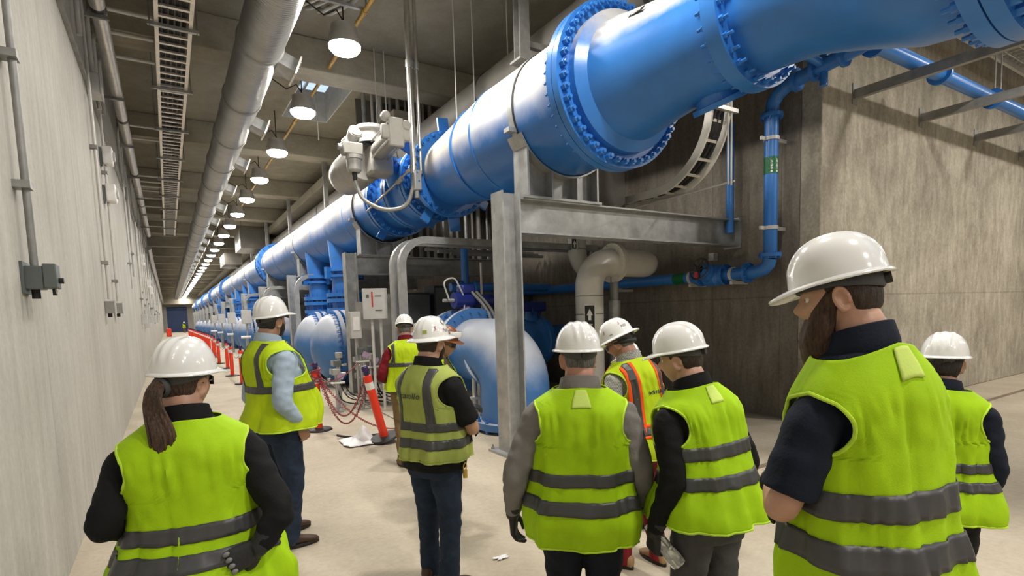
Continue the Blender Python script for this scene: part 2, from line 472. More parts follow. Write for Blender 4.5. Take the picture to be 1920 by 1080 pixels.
# ---------------------------------------------------------------- spiral duct
DXc, DZc, DR = 1.5, 5.95, .325
sd = thing('spiral_duct', 'long round spiral metal duct hung under the ceiling above the corridor', 'duct', (DXc, 3, DZc))
MB().lathe([(DR, 0), (DR, 107)], (DXc, 3, DZc), (0, 1, 0), 48).build('duct_shell', M['spiral'], sd)
bandm = MB().lathe([(DR, -.05), (DR + .012, -.045), (DR + .022, 0), (DR + .012, .045), (DR, .05)], (DXc, 0, DZc), (0, 1, 0), 48)
b0 = bandm.build('joint_band', M['galvd'], sd); b0.location = (0, 3.4, 0)
yy = 6.4 - 3; k = 0
b0.location = (0, 3.2 + 3 - 3, 0)
for v in b0.data.vertices: v.co.y += 0
# mesh was built relative to the root (y origin 3): shift it so location is the distance along the duct
for v in b0.data.vertices: v.co.y += 3
b0.location = (0, 3.9, 0)
for k in range(40):
    part(b0, sd, (0, 6.3 + 2.4 * k, 0))
# diffuser boots on the right of the duct
df = thing('air_diffuser', 'sheet metal air outlet boot nearest on the spiral duct', 'air outlet', (DXc + DR, 9.6, DZc - .1), 'air outlets along the spiral duct')
dirv = Vector((.93, 0, -.37)).normalized(); upv = Vector((.37, 0, .93))
RB = Matrix((dirv, Vector((0, 1, 0)), upv)).transposed()
c0 = Vector((DXc, 9.6, DZc)) + dirv * (DR + .1)
MB().box(c0, (.3, .42, .2), RB).build('boot', M['galv'], df)
MB().box(c0 + dirv * .16, (.03, .54, .3), RB).build('face_flange', M['alum'], df)
sl = MB()
for k in (-.08, -.03, .03, .08): sl.box(c0 + dirv * .18 + upv * k, (.02, .46, .012), RB)
sl.build('louvre', M['galvd'], df)
for k in range(1, 30):
    y = 9.6 + 3.2 * k
    dup(df, (DXc + DR, y, DZc - .1), 'sheet metal air outlet boot, %s from the near end of the spiral duct' % ords[k - 1] if k < 9 else 'small far air outlet on the spiral duct')

# ---------------------------------------------------------------- cable ladder
ct = thing('cable_ladder', 'aluminium cable ladder hung under the ceiling along the left wall', 'cable tray', (.15, 5, 6.1))
TX0, TX1, TZ = .16, .62, 6.1
for x in (TX0, TX1 - .03): MB().bx(x - .008, x + .045, 3, 33, TZ, TZ + .11).build('rail', M['alum'], ct)
r0 = MB().bx(TX0, TX1, 5.0, 5.058, TZ + .005, TZ + .035).build('rung', M['alum'], ct)
for k in range(1, 92): part(r0, ct, (0, .3 * k, 0))
cb = MB()
for j in range(9):
    x = TX0 + .07 + .04 * j
    cb.tube([(x + .012 * sin(j * 3 + t * 1.7), 3 + t, TZ + .06 + .012 * (j % 2)) for t in np.linspace(0, 30, 40)], .019, 8)
cbo = cb.build('cable_bundle', M['cable'], origin=(.39, 18, TZ)); tag(cbo, 'black cables lying along the cable ladder', 'cables'); cbo['kind'] = 'stuff'
hg = thing('ladder_hanger', 'strut trapeze under the cable ladder, nearest one', 'hanger', (.4, 7.2, TZ - .02), 'strut trapezes under the cable ladder')
MB().bx(TX0 - .1, TX1 + .1, 7.17, 7.23, TZ - .045, TZ).build('channel', M['galv'], hg)
for x in (TX0 - .07, TX1 + .07): MB().cyl((x, 7.2, TZ - .06), (x, 7.2, ZC), .009, n=8).build('rod', M['galvd'], hg)
for k in range(1, 11): dup(hg, (.4, 7.2 + 2.55 * k, TZ - .02), 'strut trapeze under the cable ladder, %s from the near end' % ords[k - 1])
# conduits from the wall across to the ladder
brs = [(8.6, .03), (9.95, .03), (10.7, .03), (11.6, .03), (15.4, .026), (16.4, .026), (20.4, .028), (21.2, .028), (21.9, .028), (22.6, .028), (23.9, .028), (25.6, .028), (30.7, .03)]
for k, (y, r) in enumerate(brs):
    tag(run([(XL + .07, y, 5.25 - .1 * (k % 3)), (XL + .07, y, 6.24), (TX0 - .02, y, 6.24)], r, .22).build('conduit', M['conduitw'], origin=(XL + .07, y, 5.5)), 'bent conduit from the left wall to the cable ladder, %s from the near end' % (['first'] + ords + ['thirteenth'])[k], 'conduit', 'bent conduits reaching the cable ladder')
jb = thing('pull_box', 'grey pull box high on the left wall below the bent conduits', 'junction box', (XL, 9.9, 5.0))
MB().bx(XL, XL + .16, 9.75, 10.1, 4.98, 5.26).build('case', M['boxg'], jb, bevel=.01); MB().bx(XL + .16, XL + .175, 9.74, 10.11, 4.97, 5.27).build('cover', M['boxg'], jb)
# shiny pipe high on the left wall
wp = thing('wall_pipe', 'shiny round pipe running high along the left wall', 'pipe', (-.5, 10, 6.0))
MB().cyl((-.5, 3, 6.12), (-.5, 33, 6.12), .098, n=24).build('pipe', M['alum'], wp)
cp = MB()
for y in (9.6, 14.5, 19.5, 24.5): cp.cyl((-.5, y, 6.12), (-.5, y + .16, 6.12), .1)
cp.build('coupling', M['dark'], wp)
for k in range(8):
    y = 6.4 + 3.3 * k
    b = MB(); b.bx(XL, -.38, y, y + .05, 5.98, 6.03); b.ring((-.5, y + .03, 6.12), (0, 1, 0), .1, .085, .04, 20)
    b.build('bracket', M['galvd'], wp)
wp2 = tag(MB().tube([(-.55, 34, 5.6), (-.52, 36, 5.2), (-.5, 60, 5.2), (-.5, 110, 5.2)], .11, 14).build('wall_pipe', M['conduit'], origin=(-.5, 50, 5.2)), 'far shiny pipe running low under the ceiling on the left wall', 'pipe')
# strip modelled in place of a long shadow line on the left wall
tag(MB().bx(XL, XL + .045, 3, 110, 5.03, 5.11).build('shadow_strip', M['galvd'], origin=(XL, 50, 5.07)), 'long thin strip put in for the shadow line along the left wall', 'shadow strip')

# ---------------------------------------------------------------- left wall drops
def drop(name, y, ztop, zbot, r, label, clamps, x=XL + .055, kind='conduit'):
    t = thing(name, label, 'conduit', (x, y, zbot))
    MB().cyl((x, y, zbot), (x, y, ztop), r, n=14).build('pipe', M[kind], t)
    for z in clamps:
        c = MB(); c.bx(XL, x + r + .008, y - r * 2.6, y + r * 2.6, z - .022, z + .022); c.cyl((x, y - r * 2.2, z), (x, y + r * 2.2, z), r * .75 + .01, n=10)
        c.build('clamp', M['galvd'], t)
    return t
drop('conduit', 4.40, 6.3, 2.12, .021, 'bare conduit running down the near left wall to the dark switch box', (2.6, 3.35, 5.0), kind='galvd')
sb = thing('switch_box', 'dark grey switch box with a side lever on the near left wall', 'switch box', (XL, 4.4, 1.95))
MB().bx(XL, XL + .015, 4.3, 4.49, 1.95, 2.14).build('back_plate', M['boxd'], sb)
MB().bx(XL + .01, XL + .10, 4.33, 4.47, 1.975, 2.115).build('case', M['boxd'], sb, bevel=.006)
MB().bx(XL + .10, XL + .165, 4.325, 4.475, 1.98, 2.13).build('cover', M['boxd'], sb, bevel=.006)
MB().cyl((XL + .165, 4.40, 2.03), (XL + .19, 4.40, 2.03), .018).build('knob', M['blackp'], sb); MB().cyl((XL + .14, 4.4, 1.99), (XL + .14, 4.4, 1.94), .012).build('lever', M['blackp'], sb); MB().lathe([(.016, 0), (.02, .004), (.016, .008), (.012, .004)], (XL + .15, 4.36, 1.965), (1, .3, 0), 14, True).build('pull_ring', M['alum'], sb)
MB().cyl((XL + .05, 4.40, 1.975), (XL + .05, 4.40, 1.92), .022).build('gland', M['black'], sb)
drop('conduit', 9.44, 6.2, 2.1, .02, 'thin conduit on the left wall, left of the pale pair', (2.6, 4.15), kind='conduitw')
drop('conduit', 10.98, 6.2, 2.12, .018, 'thin conduit on the left wall passing through two white horn boxes', (2.45, 4.16), kind='conduitw')
for (y, z, lab) in ((9.40, 1.98, 'small grey outlet box low on the left wall, nearer of two'), (10.94, 2.0, 'small grey outlet box low on the left wall, farther of two')):
    ob = thing('outlet_box', lab, 'outlet box', (XL, y, z - .1), 'outlet boxes on the left wall')
    MB().bx(XL, XL + .11, y - .06, y + .06, z - .08, z + .09).build('case', M['panel'], ob, bevel=.006)
    MB().bx(XL + .11, XL + .125, y - .065, y + .065, z - .085, z + .095).build('cover', M['boxg'], ob)
    MB().cyl((XL + .05, y, z - .08), (XL + .05, y, z - .13), .025).build('gland', M['black'], ob)
for (z, lab) in ((4.42, 'white alarm box on the left wall, upper of two on one conduit'), (3.84, 'white alarm box with a round sounder, lower of two on one conduit')):
    hb = thing('alarm_sounder', lab, 'alarm', (XL, 10.98, z - .1), 'alarm boxes on the left wall')
    MB().bx(XL + .03, XL + .17, 10.87, 11.1, z - .14, z + .14).build('case', M['refl'], hb, bevel=.02)
    MB().cyl((XL + .17, 10.98, z), (XL + .2, 10.98, z), .075).build('sounder', M['boxg'], hb)
    MB().bx(XL, XL + .03, 10.83, 10.95, z - .17, z + .1).build('back_plate', M['boxd'], hb)
far = [(16.2, 5.9, 2.6, .02), (17.8, 5.9, 3.0, .03), (21.5, 5.0, 1.95, .03), (22.5, 5.0, 2.2, .025), (24.0, 5.6, 1.8, .04), (26.5, 5.4, 2.1, .03), (29, 5.4, 2.0, .03), (33, 5.2, 1.9, .04), (37, 5.2, 2.0, .04), (42, 5.2, 1.7, .05), (47, 5.2, 2.0, .05), (55, 5.2, 2.0, .05), (64, 5.2, 2.0, .06)]
for k, (y, zt, zb, r) in enumerate(far):
    t = drop('conduit', y, zt, zb, r, 'far conduit drop on the left wall, %s past the white alarm boxes' % (['first'] + ords + ['thirteenth'])[k], (zb + .6,), kind='conduitw')
    if k in (2, 4, 6, 8, 10):
        ob = tag(MB().bx(XL, XL + .16, y - .1, y + .14, zb - .22, zb + .1).build('outlet_box', M['boxg'], origin=(XL, y, zb - .2), bevel=.008), 'far grey box at the foot of the %s conduit drop past the alarm boxes' % (['first'] + ords)[k], 'outlet box')
for k, (y, z) in enumerate([(24.2, 4.05), (31, 3.6), (35.5, 3.5)]):
    hb = thing('wall_device', ['pale boxes stacked on a conduit far along the left wall', 'small white round device on the far left wall, nearer', 'small white round device on the far left wall, farther'][k], 'alarm', (XL, y, z - .2))
    MB().bx(XL, XL + .16, y - .12, y + .12, z - .2, z + .2).build('case', M['refl'], hb, bevel=.02)
    MB().cyl((XL + .16, y, z), (XL + .2, y, z), .09).build('sounder', M['boxg'], hb)
# orange barrier and door-end bits
tag(MB().bx(-.25, .3, 80, 81, 0, 1.0).build('barrier', M['orange'], origin=(0, 80.5, 0), bevel=.1), 'orange plastic barrier against the far left wall', 'barrier')
# grey plenum boxes at far right of the lamps
pb = thing('duct_plenum', 'pale sheet metal duct boxes beside the far lamps', 'duct', (4.0, 33, 6.0))
MB().bx(3.4, 4.8, 31, 33.5, 5.4, 6.35).build('near_box', M['ductg'], pb); MB().bx(3.2, 4.2, 38, 41, 5.2, 5.9).build('far_box', M['ductg'], pb)
for (x, y, z) in ((3.6, 32, 6.35), (3.5, 39, 5.9)): MB().cyl((x, y, z), (x, y, ZC), .015, n=8).build('rod', M['galvd'], pb)
# ---------------------------------------------------------------- big blue header
HX, HZ, HR = 4.4, 4.194, .75
YA = (0, 1, 0)
def hc(y): return (HX, y, HZ)
# far run of the header
hp = thing('header_pipe', 'long cream-topped blue header pipe running down the hall from the actuated valve', 'pipe', (HX, 11.6, HZ))
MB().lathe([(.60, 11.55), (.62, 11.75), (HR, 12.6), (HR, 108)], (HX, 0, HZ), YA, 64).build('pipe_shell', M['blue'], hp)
for y in (13.2, 16.6, 20.4, 23.2, 31, 36, 41, 50): MB().ring(hc(y), YA, HR + .008, HR - .05, .03, 48).build('weld_seam', M['bluec'], hp)
def flange(y, ro, th, nb, parent, bs=.032, bl=.07, r_in=.4, mat='bluec', name='flange', sub=False, both=True):
    fl = MB().ring(hc(y), YA, ro, r_in, th, 72).build(name, M[mat], parent)
    if sub:
        bm_ = MB(); bm_.cyl((0, -bl - th / 2, 0), (0, th / 2 + (bl if both else 0), 0), bs, bs, 6); bm_.cyl((0, -bl * 1.5 - th / 2, 0), (0, 0, 0), bs * .55, bs * .55, 8)
        x, yv, d = frame_for(YA); first = None
        for k in range(nb):
            a = 2 * PI * (k + .5) / nb; p = x * ((ro - bs * 1.7) * cos(a)) + yv * ((ro - bs * 1.7) * sin(a))
            loc = Vector(hc(y)) + p - base_of(fl)
            if first is None:
                first = bm_.build('bolt', M[mat], None); first.parent = fl; first.location = loc
            else: part(first, fl, loc)
    else:
        bolt_ring(hc(y), YA, ro - bs * 1.7, nb, bs, bl + th / 2, fl, M[mat])
    return fl
flange(11.5, .74, .09, 32, hp)
def coupling(y0, label):
    c = thing('flange_coupling', label, 'pipe coupling', (HX, y0, HZ))
    for dy in (0, .55): MB().ring(hc(y0 + dy), YA, .93, .7, .1, 56).build('flange', M['bluec'], c)
    MB().lathe([(.80, 0), (.84, .05), (.84, .5), (.80, .55)], hc(y0), YA, 48).build('sleeve', M['bluec'], c)
    MB().bolts(hc(y0 + .27), YA, .9, 20, .02, .5).build('tie_bolts', M['bluec'], c)
for y, l in ((26.4, 'bright blue flanged coupling on the header, nearest of the far ones'), (47, 'second blue flanged coupling along the far header'), (60, 'third blue flanged coupling along the far header'), (74, 'fourth blue flanged coupling along the far header'), (90, 'farthest blue flanged coupling on the header')): coupling(y, l)

# actuated butterfly valve
bv = thing('butterfly_valve', 'large blue butterfly valve between pipe flanges with a grey actuator', 'valve', (HX, 10, HZ))
MB().lathe([(.5, 11.42), (.58, 11.3), (.56, 10.9), (.60, 10.45)], (HX, 0, HZ), YA, 56).build('neck', M['bluec'], bv)
MB().lathe([(.40, 9.55), (.70, 9.56), (.70, 9.68), (.62, 9.70), (.62, 10.30), (.70, 10.32), (.70, 10.44), (.4, 10.45)], (HX, 0, HZ), YA, 56).build('valve_body', M['blued'], bv)
flange(10.52, .70, .09, 32, bv); flange(9.47, .70, .1, 32, bv); flange(11.34, .74, .1, 32, bv)
MB().lathe([(.52, 8.95), (.58, 9.0), (.58, 9.40), (.6, 9.42)], (HX, 0, HZ), YA, 56).build('spool', M['bluec'], bv)
for y in (11.42, 9.05):
    for a in (60, 240, 150, 330):
        d = Vector((cos(rad(a)), 0, sin(rad(a)))); R3 = Matrix((d, Vector(YA), d.cross(Vector(YA)))).transposed()
        MB().box(Vector(hc(y)) + d * .78, (.3, .06, .16), R3).build('harness_lug', M['bluec'], bv)
# scotch yoke actuator: a thing bolted to the valve shaft on the corridor side
ac = thing('valve_actuator', 'pale grey cylinder actuator with gear case mounted on the big blue valve', 'actuator', (3.35, 9.9, 4.55))
ax, az = 3.28, 4.52
MB().lathe([(1e-3, 0), (.14, .02), (.26, .09), (.34, .2), (.36, .34), (.36, 1.35), (.33, 1.4), (1e-3, 1.41)], (ax - .10, 11.2, az - .04), (0, -1, .02), 40).build('spring_can', M['actg'], ac)
MB().bx(ax - .10, ax + .32, 9.47, 9.90, az - .28, az + .20).build('gear_case', M['actg'], ac, bevel=.05)
MB().lathe([(.28, 0), (.28, .06), (.23, .08), (.23, .22), (.27, .24), (.27, .3), (1e-3, .3)], (ax + .0, 9.68, az + .24), (0, 0, 1), 28).build('position_turret', M['actg'], ac)
MB().cyl((ax + .3, 9.68, az), (HX - .6, 9.95, HZ), .16).build('shaft_bonnet', M['bluec'], ac)
pc = MB().cyl((ax + .05, 9.46, az + .10), (ax + .05, 8.7, az + .16), .15, n=28); pc.build('power_cylinder', M['actg'], ac)
for a in (45, 135, 225, 315): MB().cyl((ax + .05 + .19 * cos(rad(a)), 9.45, az + .1 + .19 * sin(rad(a))), (ax + .05 + .19 * cos(rad(a)), 8.6, az + .17 + .19 * sin(rad(a))), .018, n=8).build('tie_rod', M['conduit'], ac)
e1 = MB(); e1.bx(ax - .08, ax + .18, 8.58, 8.70, az - .06, az + .40); e1.bx(ax - .19, ax + .29, 8.60, 8.70, az + .05, az + .28); e1.cyl((ax - .1, 8.6, az + .42), (ax - .1, 8.75, az + .42), .07); e1.cyl((ax + .22, 8.57, az + .3), (ax + .22, 8.75, az + .3), .08)
e1.build('end_head', M['actg'], ac, bevel=.03)
gb = thing('position_indicator', 'round capped grey indicator on top of the valve actuator', 'indicator', (ax - .25, 9.75, az + .3))
MB().cyl((ax - .3, 9.85, az + .3), (ax - .3, 9.6, az + .42), .12, n=28).build('can', M['boxg'], gb); MB().cyl((ax - .3, 9.6, az + .42), (ax - .3, 9.58, az + .43), .105, n=28).build('dial', M['alum'], gb)
MB().bx(ax - .46, ax - .18, 9.72, 10.0, az + .16, az + .36).build('mount', M['actg'], gb, bevel=.03)
so = thing('limit_switch', 'stacked grey switch housing hanging on the front of the valve actuator', 'switch', (ax - .45, 9.5, az - .1))
MB().bx(ax - .62, ax - .28, 9.3, 9.5, az - .06, az + .14).build('terminal_box', M['actg'], so, bevel=.02)
MB().lathe([(.14, 0), (.14, -.06), (.12, -.07), (.12, -.24), (.09, -.28), (1e-3, -.28)], (ax - .42, 9.4, az - .06), (0, 0, 1), 24).build('switch_can', M['actg'], so)
MB().cyl((ax - .62, 9.4, az + .06), (ax - .68, 9.4, az + .06), .05).build('plug', M['galv'], so)
MB().cyl((ax - .42, 9.4, az - .34), (ax - .42, 9.4, az - .5), .045, .03).build('gland', M['black'], so)
tag(run([(ax - .42, 9.4, az - .48), (ax - .35, 9.3, az - .8), (ax - .05, 9.1, az - 1.0), (ax + .3, 8.9, az - .95), (ax + .42, 8.85, az - .55), (ax + .42, 8.85, az - .3)], .035, .25).build('flex_conduit', M['hose'], origin=(ax, 9.1, az - .9)), 'grey flexible conduit looping under the valve actuator', 'conduit')
for j, (dx, r, l) in enumerate(((.40, .05, 'thick shiny conduit dropping from the ceiling to the valve actuator'), (.53, .03, 'thinner shiny conduit beside the thick one at the valve'))):
    t = thing('conduit', l, 'conduit', (ax + dx, 8.8, az - .35)); MB().cyl((ax + dx, 8.8, az - .4), (ax + dx, 8.8, ZC), r, n=16).build('pipe', M['conduit'], t)
    MB().cyl((ax + dx, 8.8, az + 1.3), (ax + dx, 8.8, az + 1.42), r + .012, n=16).build('coupling', M['galv'], t)
hw = thing('conduit_fitting', 'grey conduit body at the foot of the shiny ceiling drop', 'conduit fitting', (ax + .44, 8.8, az - .6))
MB().bx(ax + .38, ax + .52, 8.74, 8.86, az - .68, az - .34).build('body', M['galv'], hw, bevel=.02); MB().cyl((ax + .44, 8.8, az - .66), (ax + .44, 8.8, az - .8), .04).build('hub', M['hose'], hw)
tr = thing('tie_rod', 'thin silver harness rod slanting across the blue valve', 'rod', (3.7, 9.3, 4.2))
MB().cyl((3.62, 11.2, 3.9), (3.66, 8.95, 4.2), .02, n=10).build('rod', M['galv'], tr); MB().cyl((3.655, 9.5, 4.12), (3.66, 9.3, 4.15), .045, n=10).build('turnbuckle', M['actg'], tr)
MB().cyl((3.655, 9.02, 4.19), (3.66, 8.9, 4.2), .04, n=6).build('end_nut', M['actg'], tr)
# thin rods hanging from the ceiling over the valve
for j, (x, y, zb) in enumerate(((3.9, 11.1, 4.9), (4.1, 11.1, 4.9), (4.35, 8.45, 4.75), (4.7, 8.45, 4.75), (5.3, 8.3, 5.2), (3.3, 13.5, 5.9))):
    tag(MB().cyl((x, y, zb), (x, y, ZC), .011, n=8).build('hanger_rod', M['conduitw'], origin=(x, y, zb)), ['thin hanger rod left of the thick ceiling conduit, first', 'thin hanger rod left of the thick ceiling conduit, second', 'thin hanger rod right of the thick ceiling conduit, first', 'thin hanger rod right of the thick ceiling conduit, second', 'dark thin hanger rod in front of the grey upper duct', 'thin hanger rod beyond the skylight'][j], 'rod', 'thin hanger rods over the valve')

# tapered pipe nearest the valve
rp = thing('reducer_pipe', 'blue tapered pipe section between the valve and the biggest bolted flange', 'pipe', (HX, 6.5, HZ))
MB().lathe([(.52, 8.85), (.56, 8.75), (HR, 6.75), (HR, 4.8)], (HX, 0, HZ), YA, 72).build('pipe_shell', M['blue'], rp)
flange(8.88, .74, .1, 32, rp, bs=.03, bl=.05)
for y in (6.75, 7.45): MB().ring(hc(y), YA, (HR if y < 7 else .70) + .006, HR - .15, .04, 64).build('weld_seam', M['bluec'], rp)
flange(4.74, .885, .09, 48, rp, bs=.026, bl=.04, name='flange', sub=False)
for y in (8.95,):
    for a in (95, 275, 20):
        d = Vector((cos(rad(a)), 0, sin(rad(a)))); R3 = Matrix((d, Vector(YA), d.cross(Vector(YA)))).transposed()
        MB().box(Vector(hc(y)) + d * .80, (.34, .05, .2), R3).build('harness_lug', M['bluec'], rp)
# flow tube: from the big flange towards the camera
ft = thing('flow_tube', 'glossy blue flow tube with a narrow waist overhead at the right', 'pipe', (HX, 3, HZ))
MB().lathe([(.735, 4.62), (.735, 4.50), (.63, 4.42), (.60, 4.26), (.585, 4.2), (.52, 3.75), (.485, 3.2), (.475, 3.05), (.475, 2.95), (.50, 2.5), (.60, 2.15), (.66, 1.98), (.72, 1.8), (.735, 1.62), (.735, 1.4)], (HX, 0, HZ), YA, 80).build('tube_shell', M['blued'], ft, angle=14)
flange(4.64, .885, .09, 46, ft, bs=.037, bl=.062, r_in=.5, mat='bluec', sub=True, both=False)
flange(3.0, .60, .14, 28, ft, bs=.028, bl=.03, mat='bluec')
flange(1.36, .885, .09, 48, ft, bs=.032, bl=.05, r_in=.6, mat='bluec')
MB().ring(hc(4.585), YA, .70, .5, .03, 64).build('raised_face', M['bluec'], ft)
# inspection nozzle below
nz = Vector((.42, -.05, -.9)).normalized(); nb = Vector((HX, 3.5, HZ))
MB().lathe([(.24, .3), (.22, .46), (.24, .53), (.28, .535), (.28, .585), (1e-3, .585)], nb, nz, 36).build('inspection_nozzle', M['bluec'], ft)
# small black marker on the tube
pm = Vector((HX, 0, HZ)) + Vector((cos(rad(141)), 0, sin(rad(141)))) * .545
nrm = Vector((cos(rad(141)), 0, sin(rad(141)))); tng = Vector((0, -1, 0)); upm = nrm.cross(tng)
ft_l = MB(); RM = Matrix((tng, upm, nrm)).transposed(); cpt = Vector((pm.x, 3.93, pm.z)) + nrm * .012
ft_l.box(cpt, (.19, .046, .006), RM); ft_l.build('pipe_marker', M['signk'], ft)
mk = marks(11, .125, .026, 4); bm4 = basis(cpt + nrm * .004, tng, upm); mk.v = [tuple(bm4 @ Vector(v)) for v in mk.v]; mk.build('marker_lettering', M['signw'], ft, smooth=False)
nx = thing('header_pipe', 'blue header pipe beyond the top right corner flange', 'pipe', (HX, -1, HZ))
MB().lathe([(HR, 1.27), (HR, -8.9)], (HX, 0, HZ), YA, 64).build('pipe_shell', M['bluec'], nx); flange(1.26, .885, .09, 48, nx, bs=.03, bl=.05, r_in=.6, mat='bluec')

# ---------------------------------------------------------------- support frames with saddles
FY = [5.7, 12.4, 19.2, 25.9, 32.6, 39.3, 46.0, 52.7, 59.4, 66.1, 72.8, 79.5, 86.2, 93, 99.7]
BT, BB = 3.12, 2.70
def make_frame(y, label, near):
    f = thing('pipe_rack', label, 'steel frame', (3.6, y, 0), 'steel frames under the blue header')
    zt = BT + .06
    MB().ibeam((3.55, y, .03), (3.55, y, zt), .26, .26, .02, .014, up=(1, 0, 0)).build('column', M['galv'], f)
    bp = MB(); bp.bx(3.33, 3.78, y - .24, y + .24, 0, .03)
    bp.build('base_plate', M['galv'], f)
    for (dx, dy) in ((-.18, -.2), (.18, -.2), (-.18, .2), (.18, .2)):
        b = MB(); b.cyl((3.55 + dx, y + dy, .03), (3.55 + dx, y + dy, .09), .012, n=8); b.cyl((3.55 + dx, y + dy, .03), (3.55 + dx, y + dy, .055), .024, n=6); b.build('anchor_bolt', M['galvd'], f)
    MB().ibeam((3.68, y, (BT + BB) / 2), (XR - .02, y, (BT + BB) / 2), .24, BT - BB, .02, .014).build('beam', M['galv'], f)
    MB().bx(XR - .03, XR, y - .16, y + .16, BB - .03, BT + .03).build('end_plate', M['galv'], f)
    s = MB(); s.bx(3.72, 4.95, y - .15, y + .15, BT, BT + .03)
    # saddle plates cut to the pipe
    def plate(yc, th):
        n = 24; vs = []; fs = []
        for yy_ in (yc - th / 2, yc + th / 2):
            for i in range(n + 1):
                x = 3.78 + 1.11 * i / n; dx = x - HX; zt_ = HZ - math.sqrt(max(0, (HR + .02) ** 2 - dx * dx)) if abs(dx) < HR else HZ
                vs.append((x, yy_, BT + .03)); vs.append((x, yy_, min(zt_, HZ - .25)))
        m = 2 * (n + 1)
        for i in range(n):
            a = 2 * i
            fs += [(a, a + 2, a + 3, a + 1), (m + a, m + a + 1, m + a + 3, m + a + 2), (a + 1, a + 3, m + a + 3, m + a + 1)]
        fs += [(0, 1, m + 1, m), (2 * n, m + 2 * n, m + 2 * n + 1, 2 * n + 1)]
        s.add(vs, fs)
    plate(y, .03)
    for x in (3.79, 4.15, 4.55, 4.88):
        zt_ = HZ - math.sqrt(max(.06, (HR + .02) ** 2 - (x - HX) ** 2)); s.bx(x - .014, x + .014, y - .15, y + .15, BT + .03, min(zt_, HZ - .25))
    s.build('saddle', M['galv'], f)
    a0, a1 = rad(205), rad(335)
    cr = [(HX + (HR + .012) * cos(t), y, HZ + (HR + .012) * sin(t)) for t in np.linspace(a0, a1, 30)]
    cm = MB(); vs = []
    for p in cr:
        d = Vector((p[0] - HX, 0, p[2] - HZ)).normalized()
        for (k, dy) in ((0, -.15), (.02, -.15), (.02, .15), (0, .15)): vs.append(Vector(p) + d * k + Vector((0, dy, 0)))
    fs = []
    for i in range(29):
        for k in range(4): fs.append((i * 4 + k, i * 4 + (k + 1) % 4, i * 4 + 4 + (k + 1) % 4, i * 4 + 4 + k))
    cm.add(vs, fs).build('cradle', M['galv'], f)
    sp = MB(); sp.ring((HX, y, HZ), YA, HR + .014, HR + .003, .10, 64)
    sp.build('strap', M['galv'], f); MB().ring((HX, y - .065, HZ), YA, HR + .010, HR - .01, .022, 64).build('strap_liner', M['black'], f)
    MB().box(Vector(hc(y)) + Vector((cos(rad(200)), 0, sin(rad(200)))) * (HR + .05), (.12, .12, .05)).build('strap_lug', M['galv'], f)
    return f
fr0 = make_frame(FY[0], 'nearest steel frame with its tall grey column in front of the pump elbow', True)
nth = 'second third fourth fifth sixth seventh eighth ninth tenth eleventh twelfth thirteenth fourteenth fifteenth'.split()
for k, y in enumerate(FY[1:]): dup(fr0, (3.6, y, 0), '%s steel frame from the near end, holding the blue header' % nth[k])

# bent square tube frames
def bent(y, x, label):
    t = thing('bent_tube_support', label, 'cable support', (x, y, 0), 'bent tube frames beside the steel columns')
    pts = [(x, y, .02), (x, y, 2.6)] + [(x + .45 - .45 * cos(a), y, 2.6 + .45 * sin(a)) for a in np.linspace(.2, PI / 2, 8)] + [(XR - .05, y, 3.05)]
    mb = MB(); P = [Vector(p) for p in pts]; vs = []; fs = []
    for i, p in enumerate(P):
        a = P[max(0, i - 1)]; b = P[min(len(P) - 1, i + 1)]; d = (b - a).normalized(); s = Vector((0, 1, 0)); u = d.cross(s)
        for (k, m_) in ((-1, -1), (1, -1), (1, 1), (-1, 1)): vs.append(p + s * (.06 * k) + u * (.06 * m_))
    for i in range(len(P) - 1):
        for k in range(4): fs.append((i * 4 + k, i * 4 + (k + 1) % 4, i * 4 + 4 + (k + 1) % 4, i * 4 + 4 + k))
    fs += [(0, 1, 2, 3), tuple(4 * len(P) - 4 + k for k in (3, 2, 1, 0))]
    mb.add(vs, fs); mb.build('tube', M['galv'], t, angle=30)
    MB().bx(x - .1, x + .1, y - .1, y + .1, 0, .02).build('foot_plate', M['galv'], t)
bent(9.0, 3.46, 'bent square steel tube behind the red sleeved man, nearer of two'); bent(9.35, 3.44, 'bent square steel tube behind the red sleeved man, farther of two')
bent(17.7, 3.4, 'bent steel tube behind the man in the light blue shirt'); bent(24.3, 3.4, 'far bent steel tube past the second frame bay'); bent(30.9, 3.4, 'farthest bent steel tube beside the columns')

# ---------------------------------------------------------------- drops and domed valves
def drop_pipe(y, x, label):
    d = thing('drop_pipe', label, 'pipe', (x, y, 0), 'vertical blue drops under the header')
    MB().lathe([(.33, 1.55), (.34, 3.0), (.36, 3.3), (.40, 4.0)], (x, y, 0), (0, 0, 1), 36).build('pipe_shell', M['bluec'], d)
    for (z, ro, th) in ((3.02, .47, .10), (2.85, .47, .06), (2.35, .5, .1), (2.2, .5, .1), (1.95, .5, .1), (1.7, .46, .12)): MB().ring((x, y, z), (0, 0, 1), ro, .3, th, 40).build('flange', M['bluec'], d)
    for z in (2.27, 1.82):
        if y < 20: bolt_ring((x, y, z), (0, 0, 1), .46, 20, .02, .15, d, M['bluec'])
        else: MB().bolts((x, y, z), (0, 0, 1), .46, 20, .02, .15).build('bolts', M['bluec'], d)
    for a in (200, 290, 20, 110):
        e = Vector((cos(rad(a)), sin(rad(a)), 0)); R3 = Matrix((e, Vector((-e.y, e.x, 0)), Vector((0, 0, 1)))).transposed()
        MB().box(Vector((x, y, 2.93)) + e * .5, (.18, .1, .3), R3).build('restraint_lug', M['bluec'], d)
    MB().lathe([(.34, 0), (.34, 1.6)], (x, y, .1), (0, 0, 1), 28).build('lower_body', M['bluec'], d)
